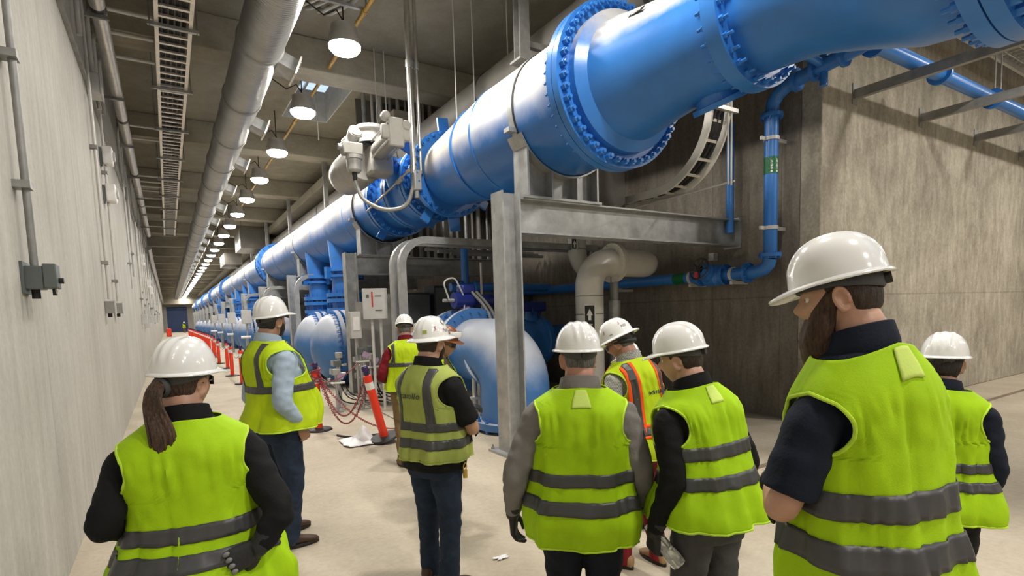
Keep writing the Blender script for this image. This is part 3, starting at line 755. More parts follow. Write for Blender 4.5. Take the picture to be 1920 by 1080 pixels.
def dome(y, label):
    d = thing('domed_valve', label, 'valve', (3.6, y, 1.0), 'domed blue valve heads facing the corridor')
    MB().lathe([(1e-3, -.62), (.3, -.58), (.58, -.46), (.78, -.28), (.86, -.1), (.86, 0)], (3.62, y, .99), (1, 0, 0), 56).build('dome_head', M['bluep'], d)
    MB().ring((3.62, y, .99), (1, 0, 0), .95, .6, .11, 64).build('front_flange', M['bluep'], d); MB().ring((3.80, y, .99), (1, 0, 0), .95, .6, .11, 64).build('back_flange', M['bluep'], d)
    if y < 20: bolt_ring((3.71, y, .99), (1, 0, 0), .9, 48, .024, .17, d, M['bluec'])
    else: MB().bolts((3.71, y, .99), (1, 0, 0), .9, 48, .024, .17).build('bolts', M['bluec'], d)
    MB().lathe([(.86, .1), (.84, .4), (.62, .95), (.5, 1.1), (.5, 2.4)], (3.8, y, .99), (1, 0, 0), 48).build('body', M['bluep'], d)
    MB().bx(4.0, 4.6, y - .35, y + .35, 0, .35).build('pedestal', M['galvd'], d)
for base, w in ((14.3, ('nearest', 'second')), (31.5, ('third', 'fourth')), (38.2, ('fifth', 'sixth')), (51.5, ('seventh', 'eighth'))):
    drop_pipe(base + .75, 4.15, '%s blue vertical drop pipe below the header' % w[0]); drop_pipe(base + 3.6, 4.15, '%s blue vertical drop pipe below the header' % w[1])
    dome(base, '%s blue domed valve head beside the chain posts' % w[0]); dome(base + 2.1, '%s blue domed valve head beside the chain posts' % w[1])
for k, y in enumerate((24.5, 45, 60, 68, 76, 84)):
    dome(y, '%s of the far single domed valve heads' % ['first', 'second', 'third', 'fourth', 'fifth', 'sixth'][k])

# ---------------------------------------------------------------- pump discharge elbow behind the near column
pe = thing('pump_elbow', 'big pale blue pump elbow behind the near grey column', 'pipe elbow', (4.35, 6.95, 0))
ex, ey, er = 4.36, 6.9, .52
MB().tube([(ex, ey, .12), (ex, ey, .55)] + [(ex, ey + .62 - .62 * cos(t), .62 + .52 * sin(t)) for t in np.linspace(.05, PI / 2, 12)] + [(ex, ey + 1.25, 1.14)], [er] * 15, 40).build('elbow_body', M['bluep'], pe, angle=50)
MB().ring((ex, ey, .1), (0, 0, 1), .62, .4, .1, 48).build('foot_flange', M['bluep'], pe)
bolt_ring((ex, ey, .1), (0, 0, 1), .58, 16, .03, .085, pe, M['bluec'])
MB().ring((ex, ey + .55, .92), (0, 1, -.9), er + .012, .4, .03, 40).build('mitre_seam', M['bluep'], pe)
MB().ring((ex, ey + 1.25, 1.14), YA, .70, .4, .1, 48).build('flange', M['bluep'], pe)
pv = thing('pump_valve', 'bolted blue valve with a navy actuator joined to the pump elbow', 'valve', (ex, 8.4, 0))
MB().lathe([(.4, 8.3), (.64, 8.3), (.64, 8.4), (.5, 8.42), (.52, 8.7), (.68, 8.72), (.68, 8.82), (.5, 8.84), (.5, 10.2)], (ex, 0, 1.14), YA, 48).build('valve_body', M['bluep'], pv)
bolt_ring((ex, 8.24, 1.14), YA, .63, 24, .036, .12, pv, M['bluec']); bolt_ring((ex, 8.78, 1.14), YA, .62, 24, .034, .12, pv, M['bluec'])
MB().bx(ex - .3, ex + .3, 8.5, 10, 0, .55).build('pedestal', M['galvd'], pv)
na = thing('electric_actuator', 'navy electric actuator with looping hoses above the pump valve', 'actuator', (ex, 8.5, 1.7))
ah = 1.98
MB().cyl((ex + .05, 8.5, 1.6), (ex + .05, 8.5, ah), .09).build('stem', M['lav'], na)
MB().cyl((ex - .18, 8.5, ah), (ex + .16, 8.5, ah), .14, n=24).build('gear_head', M['navy'], na)
MB().bx(ex - .08, ex + .2, 8.38, 8.62, ah + .1, ah + .27).build('terminal_head', M['navy'], na, bevel=.04)
MB().cyl((ex + .16, 8.5, ah), (ex + .9, 8.5, ah), .1, n=24).build('motor', M['navy'], na)
MB().cyl((ex - .18, 8.5, ah), (ex - .38, 8.5, ah), .03).build('handle_shaft', M['actg'], na)
tag(run([(ex - .3, 8.42, ah), (ex - .42, 8.4, ah + .32), (ex - .2, 8.4, ah + .4), (ex - .02, 8.4, ah + .05), (ex - .04, 8.4, 1.75)], .014, .15, 8).build('signal_cable', M['boxg'], origin=(ex - .3, 8.4, ah)), 'thin pale cable looping over the navy actuator', 'cable')
for j, dx in enumerate((0, .09)):
    tag(run([(ex + .12 + dx, 8.4, ah + .14), (ex + .25 + dx, 8.2, ah - .1), (ex + .28 + dx, 8.0, ah - .35), (ex - .05 + dx, 7.75, 1.35), (ex - .38 + dx, 7.5, .95), (ex - .42 + dx, 7.42, .72)], .026, .2, 10).build('armoured_hose', M['hose'], origin=(ex, 8, 1.5)), 'grey hose from the navy actuator down to the elbow, %s of two' % ('left' if j == 0 else 'right'), 'hose', 'hoses at the navy actuator')
cs = thing('conduit_stand', 'pale upright conduits with a clamp in front of the pump elbow', 'conduit', (ex - .4, 7.42, 0))
for dx in (0, .09): MB().cyl((ex - .42 + dx, 7.42, 0), (ex - .42 + dx, 7.42, .78), .03, n=14).build('pipe', M['conduitw'], cs)
MB().bx(ex - .5, ex - .25, 7.38, 7.46, .42, .46).build('clamp', M['conduitw'], cs)

# ---------------------------------------------------------------- dark machinery in the recess
dv = thing('check_valve', 'dark blue flanged valve in the shade behind the pump elbow', 'valve', (6.0, 9.4, 0))
MB().lathe([(.3, -1.2), (.3, -.35), (.52, -.34), (.52, -.2), (.5, -.18), (.5, .3), (.52, .32), (.52, .44), (.3, .46), (.3, 1.4)], (6.1, 9.3, 1.15), (1, .15, 0), 40).build('valve_body', M['bluec'], dv)
MB().bx(5.85, 6.5, 9.0, 9.6, 1.75, 1.95).build('bonnet', M['navy'], dv, bevel=.03); MB().cyl((6.15, 9.3, 1.5), (6.15, 9.3, 1.78), .28).build('neck', M['bluec'], dv)
bolt_ring((6.15, 9.3, 1.75), (0, 0, 1), .33, 10, .03, .06, dv, M['navy']); MB().bx(5.9, 6.4, 9.0, 9.6, 0, .7).build('pedestal', M['dark'], dv)
for k, (x, y) in enumerate(((6.2, 11.6), (5.4, 13.6), (6.4, 14.9), (5.6, 10.6), (6.9, 13.0), (5.9, 17.0), (6.6, 18.4))):
    q = thing('pump_motor', 'shaded vertical pump unit in the dark bay, %s from the near end' % (['first', 'second', 'third', 'fourth', 'fifth', 'sixth', 'seventh'][k]), 'pump', (x, y, 0), 'pump units in the dark bay')
    MB().lathe([(.4, 0), (.4, .08), (.26, .1), (.26, .8), (.34, .82), (.34, .9)], (x, y, 0), (0, 0, 1), 24).build('base', M['dark'], q)
    MB().lathe([(.26, .9), (.3, .95), (.3, 1.7), (.24, 1.8), (1e-3, 1.85)], (x, y, 0), (0, 0, 1), 24).build('motor', M['navy'] if k % 2 else M['dark'], q)
    MB().bx(x - .42, x - .28, y - .12, y + .12, 1.1, 1.4).build('terminal_box', M['boxd'], q, bevel=.02)
cw = thing('pump_wall', 'low concrete wall in the dark bay behind the pump elbow', 'wall', (5.5, 10.9, 0))
cw['kind'] = 'structure'
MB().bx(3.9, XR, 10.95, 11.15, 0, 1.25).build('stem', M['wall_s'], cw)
for k, (x0, x1, zt) in enumerate(((4.35, 5.05, 2.25), (5.15, 5.95, 2.4), (6.05, 6.85, 2.2), (6.95, 7.75, 2.4))):  # dark cabinet shapes added to deepen the shade of the bay
    cb_ = thing('dark_filler', 'dark cabinet shape added to deepen the shaded bay, %s from the left' % ['first', 'second', 'third', 'fourth'][k], 'dark filler', ((x0 + x1) / 2, 11.7, 0), 'dark shapes added to the shaded bay')
    MB().bx(x0, x1, 11.45, 12.0, 0, zt).build('body', M['dark'], cb_, bevel=.01); MB().bx(x0 + .03, x1 - .03, 11.425, 11.45, .1, zt - .05).build('door', M['boxd'], cb_, bevel=.006); MB().bx(x1 - .12, x1 - .09, 11.39, 11.425, 1.0, 1.18).build('handle', M['galvd'], cb_)  # body, door and handle of the added dark shape
# upright grey conduits in a bank above the second frame
for k in range(16):
    x = 4.35 + .22 * k; r = (.05, .035, .06, .04)[k % 4]
    tag(MB().cyl((x, 13.3 + .05 * (k % 3), 3.1), (x, 13.3 + .05 * (k % 3), ZC), r, n=12).build('riser_conduit', M['conduitw'] if k % 3 else M['galv'], origin=(x, 13.3, 3.1)), 'upright grey conduit in the bank behind the near column, number %d from the left' % (k + 1), 'conduit', 'upright conduits behind the near column')
kp = thing('cladding_sheet', 'pale flat riser panels behind the near grey column', 'panel', (7.0, 13.8, 3.1))
MB().bx(4.3, XR, 13.75, 13.8, 3.1, ZC).build('sheet', M['ductg'], kp)
fl = thing('flat_duct_rack', 'dark flat trays stacked on the second frame beam', 'cable tray', (6.0, 12.2, 3.15))
for j in range(3): MB().bx(5.2 - .2 * j, 7.6, 10.6 + .2 * j, 10.68 + .2 * j, 3.0 + .06 * j, 3.06 + .06 * j).build('tray_rail', M['galvd'], fl)

# rectangular duct and grey round duct on the right
gd = thing('round_duct', 'large dull grey round duct above and behind the blue header', 'duct', (5.35, 3, 6.1))
GX, GZ, GR = 5.2, 5.55, .42
MB().lathe([(GR, -8.9), (GR, 100)], (GX, 0, GZ), YA, 40).build('duct_shell', M['ductg'], gd)
for y in (4.7, 8.6, 12.4, 16.5, 20.5): MB().ring((GX, y, GZ), YA, GR + .012, GR - .03, .05, 40).build('joint_band', M['dark'], gd)
hs = thing('hanger_post', 'thick steel hanger post in front of the grey round duct', 'hanger', (4.3, 5.6, 5.45))
MB().ibeam((4.42, 6.55, 5.2), (4.42, 6.55, ZC), .16, .16, .014, .012, up=(0, 1, 0)).build('post', M['galvd'], hs); MB().bx(4.3, 4.55, 6.42, 6.68, 5.18, 5.21).build('foot', M['galvd'], hs)
MB().bx(4.42, 5.5, 6.5, 6.58, 5.9 - .5, 5.48).build('arm', M['galvd'], hs)
for k, y in enumerate((17.5, 23.4, 29.3, 35.2)):
    t = thing('hanger_post', 'steel hanger post between ceiling and blue header, %s beyond the skylight' % ['first', 'second', 'third', 'fourth'][k], 'hanger', (4.4, y, 5.0), 'hanger posts over the far header')
    MB().bx(4.35, 4.47, y, y + .12, 4.97, 6.5).build('post', M['galvd'], t); MB().bx(4.25, 4.57, y - .05, y + .17, 4.95, 4.97).build('foot', M['galvd'], t)
rd = thing('rectangular_duct', 'flat sided beige duct behind the near saddle', 'duct', (6.1, 8, 3.2))
MB().bx(5.35, 5.95, 6.15, 8.2, 3.14, 3.78).build('duct_shell', M['ductg'], rd, bevel=.01)
for y in (6.2, 7.2, 8.1): MB().bx(5.335, 5.965, y, y + .03, 3.13, 3.795).build('seam_flange', M['ductg'], rd)
# curved ladder tray behind it
lt = thing('curved_cable_ladder', 'white cable ladder curving upward in front of the shaded wall', 'cable tray', (6.4, 5.2, 3.4))
path = [(9.5, 3.42), (7.0, 3.42), (5.75, 3.42)] + [(5.75 - .95 * sin(a), 4.37 - .95 * cos(a)) for a in np.linspace(.15, PI / 2, 14)] + [(4.8, 4.55), (4.8, 5.3)]
TXa, TXb = 6.15, 6.5
for x in (TXa, TXb):
    mb = MB(); vs = []; fs = []
    for i, (y, z) in enumerate(path):
        a = path[max(0, i - 1)]; b = path[min(len(path) - 1, i + 1)]; d = Vector((0, b[0] - a[0], b[1] - a[1])).normalized(); nn = Vector((0, -d.z, d.y)); s = Vector((1, 0, 0)); p = Vector((x, y, z))
        for (k, m_) in ((-1, -1), (1, -1), (1, 1), (-1, 1)): vs.append(p + s * .016 * k + nn * .055 * m_)
    for i in range(len(path) - 1):
        for k in range(4): fs.append((i * 4 + k, i * 4 + (k + 1) % 4, i * 4 + 4 + (k + 1) % 4, i * 4 + 4 + k))
    mb.add(vs, fs).build('rail', M['white'], lt)
PV = [Vector((0, y, z)) for y, z in path]; acc = 0; nxt = .3
for i in range(len(PV) - 1):
    seg = (PV[i + 1] - PV[i]).length; d = (PV[i + 1] - PV[i]).normalized()
    while nxt <= acc + seg:
        p = PV[i] + d * (nxt - acc); nn = Vector((0, -d.z, d.y)); R3 = Matrix((Vector((1, 0, 0)), d, nn)).transposed()
        MB().box((TXa / 2 + TXb / 2, p.y, p.z), (TXb - TXa, .035, .025), R3).build('rung', M['white'], lt); nxt += .25
    acc += seg
for j in range(3):
    tag(MB().tube([(TXa + .08 + .09 * j, y + .0, z + .03) for y, z in path], .022 + .004 * j, 8).build('power_cable', M['cable'], origin=(6.3, 5.2, 3.5)), 'black cable lying in the curved white ladder, %s of three' % ['left', 'middle', 'right'][j], 'cable', 'cables in the curved ladder')
for j in range(2): tag(MB().cyl((6.42 + .07 * j, 4.72, 3.35), (6.42 + .07 * j, 4.72, 4.5), .012, n=8).build('threaded_rod', M['white'], origin=(6.45, 4.72, 3.4)), 'thin white rod hanging past the curved ladder, %s of two' % ['left', 'right'][j], 'rod', 'white rods by the curved ladder')
tag(MB().bx(TXa - .08, TXb + .08, 4.68, 4.74, 4.28, 4.33).build('strut_bracket', M['alum'], origin=(6.3, 4.7, 4.3)), 'short strut across the curved white ladder', 'bracket')
tag(MB().cyl((6.0, 8.5, 3.2), (6.6, 4.75, 3.42), .014, n=8).build('thin_conduit', M['conduitw'], origin=(6.3, 6, 3.3)), 'thin conduit running under the curved ladder', 'conduit')

# ---------------------------------------------------------------- blue service pipe on the wall
bx_, by_ = 7.55, 4.83
bp = thing('service_pipe', 'narrow blue service pipe dropping down the shaded wall and turning along it', 'pipe', (bx_, by_, 2.3))
BRr = .095
MB().cyl((bx_, by_, 2.42), (bx_, by_, 4.5), BRr, n=24).build('riser', M['bluec'], bp)
MB().tube([(bx_, by_, 2.42), (bx_, by_ + .02, 2.34), (bx_, by_ + .08, 2.28), (bx_, by_ + .2, 2.245), (bx_, by_ + .34, 2.24)], BRr, 20).build('lower_elbow', M['bluec'], bp)
MB().cyl((bx_, by_ + .3, 2.24), (bx_, 13, 2.24), BRr, n=24).build('low_run', M['bluec'], bp)
MB().tube([(bx_, by_, 4.5), (bx_, by_ - .02, 4.62), (bx_, by_ - .1, 4.72), (bx_, by_ - .22, 4.78), (bx_, by_ - .35, 4.8)], BRr, 20).build('upper_elbow', M['bluec'], bp)
MB().tube([(bx_, by_ - .3, 4.8), (bx_, 3.55, 4.93)], BRr, 20).build('top_run', M['bluec'], bp)
MB().cyl((bx_ + .0, 3.55, 4.93), (22.9, 3.55, 4.97), BRr, n=24).build('cross_run', M['bluec'], bp)
for (c, a) in (((bx_, by_, 2.47), (0, 0, 1)), ((bx_, by_, 4.44), (0, 0, 1)), ((bx_, by_ + .36, 2.24), YA), ((bx_, by_ - .36, 4.81), YA), ((bx_, by_ - .62, 4.85), YA), ((bx_, 3.85, 4.9), YA), ((bx_ + 2.0, 3.55, 4.945), (1, 0, 0)), ((bx_ + 4.0, 3.55, 4.95), (1, 0, 0)), ((bx_ + .12, 3.55, 4.93), (1, 0, 0))): MB().ring(c, a, .155, .08, .05, 28).build('flange', M['bluec'], bp)
for (c, a) in (((bx_, by_, 2.47), (0, 0, 1)), ((bx_, by_, 4.44), (0, 0, 1)), ((bx_, by_ + .36, 2.24), YA), ((bx_, by_ - .62, 4.85), YA)): bolt_ring(c, a, .135, 8, .013, .04, bp, M['bluec'])
MB().tube([(bx_, 4.12, 4.88), (bx_ - .4, 4.1, 4.9), (HX + .7, 4.1, 4.6)], .06, 14).build('branch', M['bluec'], bp)
MB().cyl((bx_, 4.1, 4.6), (bx_, 4.1, 5.12), .05).build('tee_neck', M['bluec'], bp)
MB().cyl((bx_, by_, 3.62), (bx_, by_, 3.86), BRr + .002, n=24, caps=False).build('pipe_marker', M['green'], bp)
for (dd, sd_) in (((-.80, -.60, 0), 2), ((-.1, -1, 0), 6)):
    d = Vector(dd).normalized(); bm4 = basis(Vector((bx_, by_, 3.755)) + d * (BRr + .003), (0, 0, 1), Vector((0, 0, 1)).cross(d) * -1)
    mk = marks(8, .15, .036, sd_); mk.lathe([(1e-4, .001), (.016, .001), (.016, -.002)], (-.105, 0, 0), (0, 0, 1), 16); mk.v = [tuple(bm4 @ Vector(v)) for v in mk.v]; mk.build('marker_lettering', M['signw'], bp, smooth=False)
MB().cyl((bx_, 6.35, 2.24), (bx_, 6.6, 2.24), BRr + .002, n=24, caps=False).build('low_marker', M['green'], bp)
for z in (2.86, 4.12):
    c = MB(); c.ring((bx_, by_, z), (0, 0, 1), BRr + .014, BRr, .05, 24); c.bx(bx_ + .08, XR, by_ - .02, by_ + .02, z - .025, z + .025); c.bx(bx_ - .2, bx_ - .1, by_ + .02, by_ + .05, z - .025, z + .025); c.build('pipe_clamp', M['conduitw'], bp)
for y in (5.45, 6.25, 8.0):
    c = MB(); c.ring((bx_, y, 2.24), YA, BRr + .014, BRr, .05, 24); c.bx(bx_ - .05, XR, y - .025, y + .025, 2.08, 2.13); c.build('wall_bracket', M['conduitw'], bp)
gv = thing('gate_valve', 'blue gate valve with a dark handwheel and red tag on the low wall pipe', 'valve', (bx_, 5.85, 2.24))
MB().lathe([(.16, -.26), (.16, -.2), (.1, -.19), (.17, -.1), (.17, .1), (.1, .19), (.16, .2), (.16, .26)], (bx_, 5.82, 2.24), YA, 28).build('valve_body', M['bluec'], gv)
MB().lathe([(.12, .1), (.14, .12), (.14, .2), (.07, .22), (.06, .34)], (bx_, 5.82, 2.24), (-1, 0, .3), 24).build('bonnet', M['bluec'], gv)
wc = Vector((bx_, 5.82, 2.24)) + Vector((-1, 0, .3)).normalized() * .36
hwm = MB(); hwm.lathe([(.17, -.012), (.185, 0), (.17, .012), (.155, 0)], wc, (-1, 0, .3), 32, True)
x_, y_, d_ = frame_for((-1, 0, .3))
for k in range(5): hwm.cyl(wc, wc + (x_ * cos(k * 1.257) + y_ * sin(k * 1.257)) * .17, .012, n=8)
hwm.cyl(wc - d_ * .04, wc + d_ * .04, .03); hwm.build('handwheel', M['dark'], gv)
MB().box(wc + Vector((-.03, .03, -.1)), (.01, .07, .12)).build('tag', M['redp'], gv)
MB().bx(bx_ - .05, bx_ + .05, 5.77, 5.87, 2.48, 2.6).build('packing_cap', M['galv'], gv)
tag(MB().cyl((bx_ + .15, 5.62, 2.9), (bx_ + .15, 5.62, 4.6), .06, n=20).build('service_pipe', M['bluec'], origin=(bx_ + .15, 5.62, 2.9)), 'short upright blue pipe behind the curved white ladder', 'pipe')
for k, (x, l) in enumerate(((8.75, 1.9), (10.9, 1.5), (13.2, 1.3), (15.6, 1.3))):
    b = thing('pipe_strut', 'dark strut arm holding the blue pipe on the right wall, %s from the corner' % ['first', 'second', 'third', 'fourth'][k], 'bracket', (x, YF, 4.75), 'strut arms on the right wall')
    MB().bx(x - .04, x + .04, YF - l, YF, 4.70, 4.83).build('arm', M['galvd'], b); MB().bx(x - .07, x + .07, YF - .015, YF, 4.62, 4.92).build('wall_plate', M['galvd'], b)
for j in range(2): tag(MB().cyl((11.6 + .25 * j, 3.55, 5.0), (11.6 + .25 * j, 3.55, ZC), .012, n=8).build('hanger_rod', M['galvd'], origin=(11.6 + .25 * j, 3.55, 5)), 'dark rod hanging over the right wall pipe, %s of two' % ['left', 'right'][j], 'rod', 'rods over the right wall pipe')
# grating platform at the top right
gp = thing('grating_platform', 'bright open bar grating at the top right under the roof light', 'platform', (13, 2.6, 6.0))
g = MB()
for x in np.arange(10.6, 16.8, .2): g.bx(x, x + .02, 1.3, 3.85, 6.0, 6.05)
for y in np.arange(1.35, 3.9, .2): g.bx(10.6, 16.8, y, y + .02, 6.0, 6.05)
g.build('bar_grid', M['alum'], gp, smooth=False)
g = MB(); g.bx(10.55, 16.85, 3.85, 3.9, 5.92, 6.06); g.bx(10.55, 10.6, 1.3, 3.9, 5.92, 6.06); g.build('edge_angle', M['alum'], gp)
for x in (10.7, 13.5, 16.7): MB().cyl((x, 3.7, 6.0), (x, 3.7, ZC), .015, n=8).build('hanger_rod', M['galvd'], gp)

# ---------------------------------------------------------------- white vent pipes
def vent(x, y, label, r, far=False):
    v = thing('vent_pipe', label, 'pipe', (x, y, 0))
    zb = 2.12; R = .42
    MB().tube([(x, y, 0), (x, y, zb)] + [(x + R - R * cos(t), y, zb + R * sin(t)) for t in np.linspace(.12, PI / 2, 12)] + [(x + R + .08, y, zb + R)], r, 32).build('riser', M['white'], v, angle=50)
    xf = x + R + .12
    MB().ring((xf - .03, y, zb + R), (1, 0, 0), r + .10, .1, .045, 40).build('flange', M['white'], v); MB().ring((xf + .02, y, zb + R), (1, 0, 0), r + .10, .1, .045, 40).build('mating_flange', M['white'], v)
    bolt_ring((xf, y, zb + R), (1, 0, 0), r + .06, 12, .016, .06, v, M['white'])
    if far: MB().cyl((xf, y, zb + R), (XR, y, zb + R), r, n=32).build('spout', M['white'], v)
    else: MB().lathe([(r, 0), (r, .72), (r * .95, .82), (r * .75, .92), (r * .4, .98), (1e-3, 1.0)], (xf, y, zb + R), (1, 0, 0), 32).build('spout', M['white'], v)
    for z in (1.98, 1.68): MB().ring((x, y, z), (0, 0, 1), r + .004, .1, .015, 32).build('weld_seam', M['galvd'], v)
    MB().cyl((xf + .02, y, 0), (xf + .02, y, 1.9), .105, n=20).build('prop_sleeve', M['galv'], v); MB().cyl((xf + .02, y, 1.9), (xf + .02, y, zb + R - r), .075, n=20).build('prop', M['galvd'], v)
    return v
v1 = vent(6.02, 7.1, 'white vent pipe with an upside down bend behind the grey shirted man', .235)
dcam = Vector((-6.02, -7.1, 0)).normalized(); tx = Vector((-dcam.y, dcam.x, 0)).normalized()
sx = Vector((6.02, 7.1, 0)) + dcam * .24
MB().box(sx + Vector((0, 0, 1.33)), (.19, .012, 1.02), Matrix((tx, -dcam, Vector((0, 0, 1)))).transposed()).build('sign_border', M['signw'], v1)
MB().box(sx + dcam * .006 + Vector((0, 0, 1.33)), (.155, .008, .98), Matrix((tx, -dcam, Vector((0, 0, 1)))).transposed()).build('sign_face', M['signk'], v1)
upz = Vector((0, 0, 1))
pa = sx + dcam * .012
ar = MB(); arP = [(-.05, 1.66), (0, 1.77), (.05, 1.66), (.024, 1.66), (.024, 1.58), (-.024, 1.58), (-.024, 1.66)]
ar.add([pa + tx * a + upz * z for a, z in arP], [(0, 1, 2, 3, 6), (3, 4, 5, 6)]); ar.build('arrow', M['signw'], v1)
text('VENT', .15, M['signw'], v1, basis(pa + upz * 1.37, upz, -tx), 'lettering')
v2 = thing('vent_pipe', 'shaded pale pipe bend turning into the wall under the near beam', 'pipe', (7.32, 9.0, 2.9))
MB().tube([(7.32, 9.0, 5.2), (7.32, 9.0, 2.98)] + [(7.74 - .42 * cos(t), 9.0, 2.98 - .42 * sin(t)) for t in np.linspace(.12, PI / 2, 12)] + [(XR, 9.0, 2.56)], .19, 30).build('bend', M['white'], v2, angle=50)
for z in (3.0, 3.3): MB().ring((7.32, 9.0, z), (0, 0, 1), .20, .1, .02, 30).build('weld_seam', M['galvd'], v2)
d2 = Vector((-6.6, -8.2, 0)).normalized(); tx2 = Vector((-d2.y, d2.x, 0)).normalized(); R2 = Matrix((tx2, -d2, upz)).transposed()
s2 = thing('vent_sign', 'small black arrow sign on the shaded pipe bend', 'sign', (7.13, 8.82, 3.0))
cS = Vector((7.12, 8.83, 3.10)); MB().box(cS, (.12, .012, .24), R2).build('sign_border', M['signw'], s2); MB().box(cS + d2 * .006 - tx2 * .01, (.09, .01, .2), R2).build('sign_face', M['signk'], s2)
MB().add([cS + d2 * .014 + tx2 * a + upz * (z - 1.67) for a, z in [(-.035, 1.66), (0, 1.74), (.035, 1.66), (.017, 1.66), (.017, 1.59), (-.017, 1.59), (-.017, 1.66)]], [(0, 1, 2, 3, 6), (3, 4, 5, 6)]).build('arrow', M['signw'], s2)
MB().cyl(cS - d2 * .02 + upz * .1, cS - d2 * .02 + upz * .42, .01, n=8).build('hook', M['galvd'], s2)
for k, (x, y, z0, z1) in enumerate(((5.35, 9.6, 0, 2.75), (6.35, 9.9, 0, 2.72), (6.45, 9.9, 0, 2.72))): tag(MB().cyl((x, y, z0), (x, y, z1), .025, n=10).build('post', M['conduitw'], origin=(x, y, 0)), 'thin grey upright post in the dark bay, %s' % ['left of the sign', 'right of the sign, first', 'right of the sign, second'][k], 'post')
sb2 = thing('service_pipe', 'dark blue pipe crossing with a valve in the shaded bay', 'pipe', (6.6, 10.4, 2.2))
MB().cyl((5.0, 10.3, 2.3), (7.5, 10.3, 2.3), .09).build('run', M['bluec'], sb2); MB().cyl((5.35, 10.3, 2.3), (5.35, 10.3, 3.3), .08).build('riser', M['bluec'], sb2); MB().lathe([(.14, -.2), (.14, -.14), (.1, -.12), (.1, .12), (.14, .14), (.14, .2)], (5.4, 10.3, 2.3), (1, 0, 0), 20).build('valve', M['bluec'], sb2)

# ---------------------------------------------------------------- control box and instruments by the chain
pn = thing('control_box', 'grey control enclosure with a red strip on a thin post', 'control box', (3.3, 10.0, 0))
RC = Matrix.Rotation(rad(-14), 3, 'Z')
cc = Vector((3.28, 10.0, 1.98))
MB().box(cc, (.42, .26, .54), RC).build('case', M['boxg'], pn, bevel=.012)
MB().box(cc + RC @ Vector((0, -.145, 0)), (.44, .03, .56), RC).build('door', M['boxg'], pn, bevel=.008)
MB().box(cc + RC @ Vector((-.05, -.163, .08)), (.028, .006, .28), RC).build('red_strip', M['redp'], pn); MB().box(cc + RC @ Vector((-.13, -.163, .14)), (.05, .006, .06), RC).build('label_plate', M['boxd'], pn)
for z in (.14, -.12): MB().box(cc + RC @ Vector((.06, -.165, z)), (.12, .012, .018), RC).build('latch', M['boxd'], pn)
for dx in (-.06, .1): MB().cyl((3.28 + dx, 10.0, 0), (3.28 + dx, 10.0, 1.75), .028, n=12).build('post', M['conduitw'], pn)
bk = thing('back_plate', 'tall weathered back plate standing behind the control box', 'panel', (3.5, 11.0, 0))
MB().bx(3.22, 4.05, 10.98, 11.03, .35, 2.05).build('plate', M['panel'], bk); MB().bx(3.88, 4.05, 10.97, 11.03, 2.05, 2.2).build('upper_tab', M['panel'], bk)
for x in (3.3, 3.95): MB().bx(x - .03, x + .03, 11.03, 11.09, 0, 2.05).build('leg', M['galvd'], bk)
lb2 = thing('junction_box', 'pale tall junction box left of the control box', 'junction box', (2.95, 10.2, 0))
MB().bx(2.86, 3.06, 10.15, 10.3, 1.35, 1.85).build('case', M['boxg'], lb2, bevel=.01); MB().bx(2.9, 3.02, 10.135, 10.15, 1.5, 1.75).build('label', M['refl'], lb2); MB().cyl((2.96, 10.22, 0), (2.96, 10.22, 1.35), .022, n=10).build('post', M['galv'], lb2)
rng = random.Random(3)
for k in range(9):
    x = 2.55 + .16 * k - (.3 if k > 5 else 0); y = 10.2 + (k % 3) * .5; h = .7 + .12 * (k % 4)
    s_ = thing('instrument_stand', 'small instrument stand with valves near the orange posts, number %d from the left' % (k + 1), 'instrument', (x, y, 0), 'instrument stands below the control box')
    MB().cyl((x, y, 0), (x, y, h), .028, n=10).build('post', M['galv'], s_); MB().bx(x - .09, x + .09, y - .06, y + .06, 0, .02).build('foot', M['galvd'], s_)
    MB().box((x, y - .03, h + .05), (.13, .1, .12)).build('meter', M['boxd'] if k % 2 else M['actg'], s_, bevel=.015)
    MB().cyl((x - .12, y - .04, h - .15), (x + .14, y - .04, h - .15), .022, n=10).build('valve_arm', M['alum'], s_); MB().cyl((x - .14, y - .04, h - .15), (x - .14, y - .04, h - .05), .03, n=10).build('tap', M['galv'], s_)
    if k % 3 == 0: MB().box((x + .06, y - .1, h - .02), (.12, .02, .1), Matrix.Rotation(.5, 3, 'Y')).build('lavender_tag', M['lav'], s_)
    tag(run([(x, y + .03, h - .2), (x + .1, y + .1, h - .5), (x + .25, y + .2, .12), (x + .6, y + .3, .03)], .012, .2, 8).build('tubing', M['cable'], origin=(x, y, .3)), 'thin dark tubing trailing from instrument stand %d from the left' % (k + 1), 'tubing', 'tubing below the control box')
for k in range(5):
    y = 20.5 + 6.7 * k; x = 3.0
    q = thing('control_box', 'far grey control box on a post, %s beyond the blue shirted man' % ['first', 'second', 'third', 'fourth', 'fifth'][k], 'control box', (x, y, 0), 'far control boxes')
    MB().bx(x - .2, x + .2, y - .12, y + .12, 1.6, 2.2).build('case', M['boxg'], q, bevel=.012); MB().cyl((x, y, 0), (x, y, 1.6), .04, n=10).build('post', M['galv'], q)
    MB().cyl((x - .3, y - .3, 1.0), (x + .1, y - .3, 1.0), .06, n=14).build('transmitter', M['refl'], q); MB().cyl((x - .1, y - .3, 0), (x - .1, y - .3, 1.0), .03, n=10).build('transmitter_post', M['galv'], q)

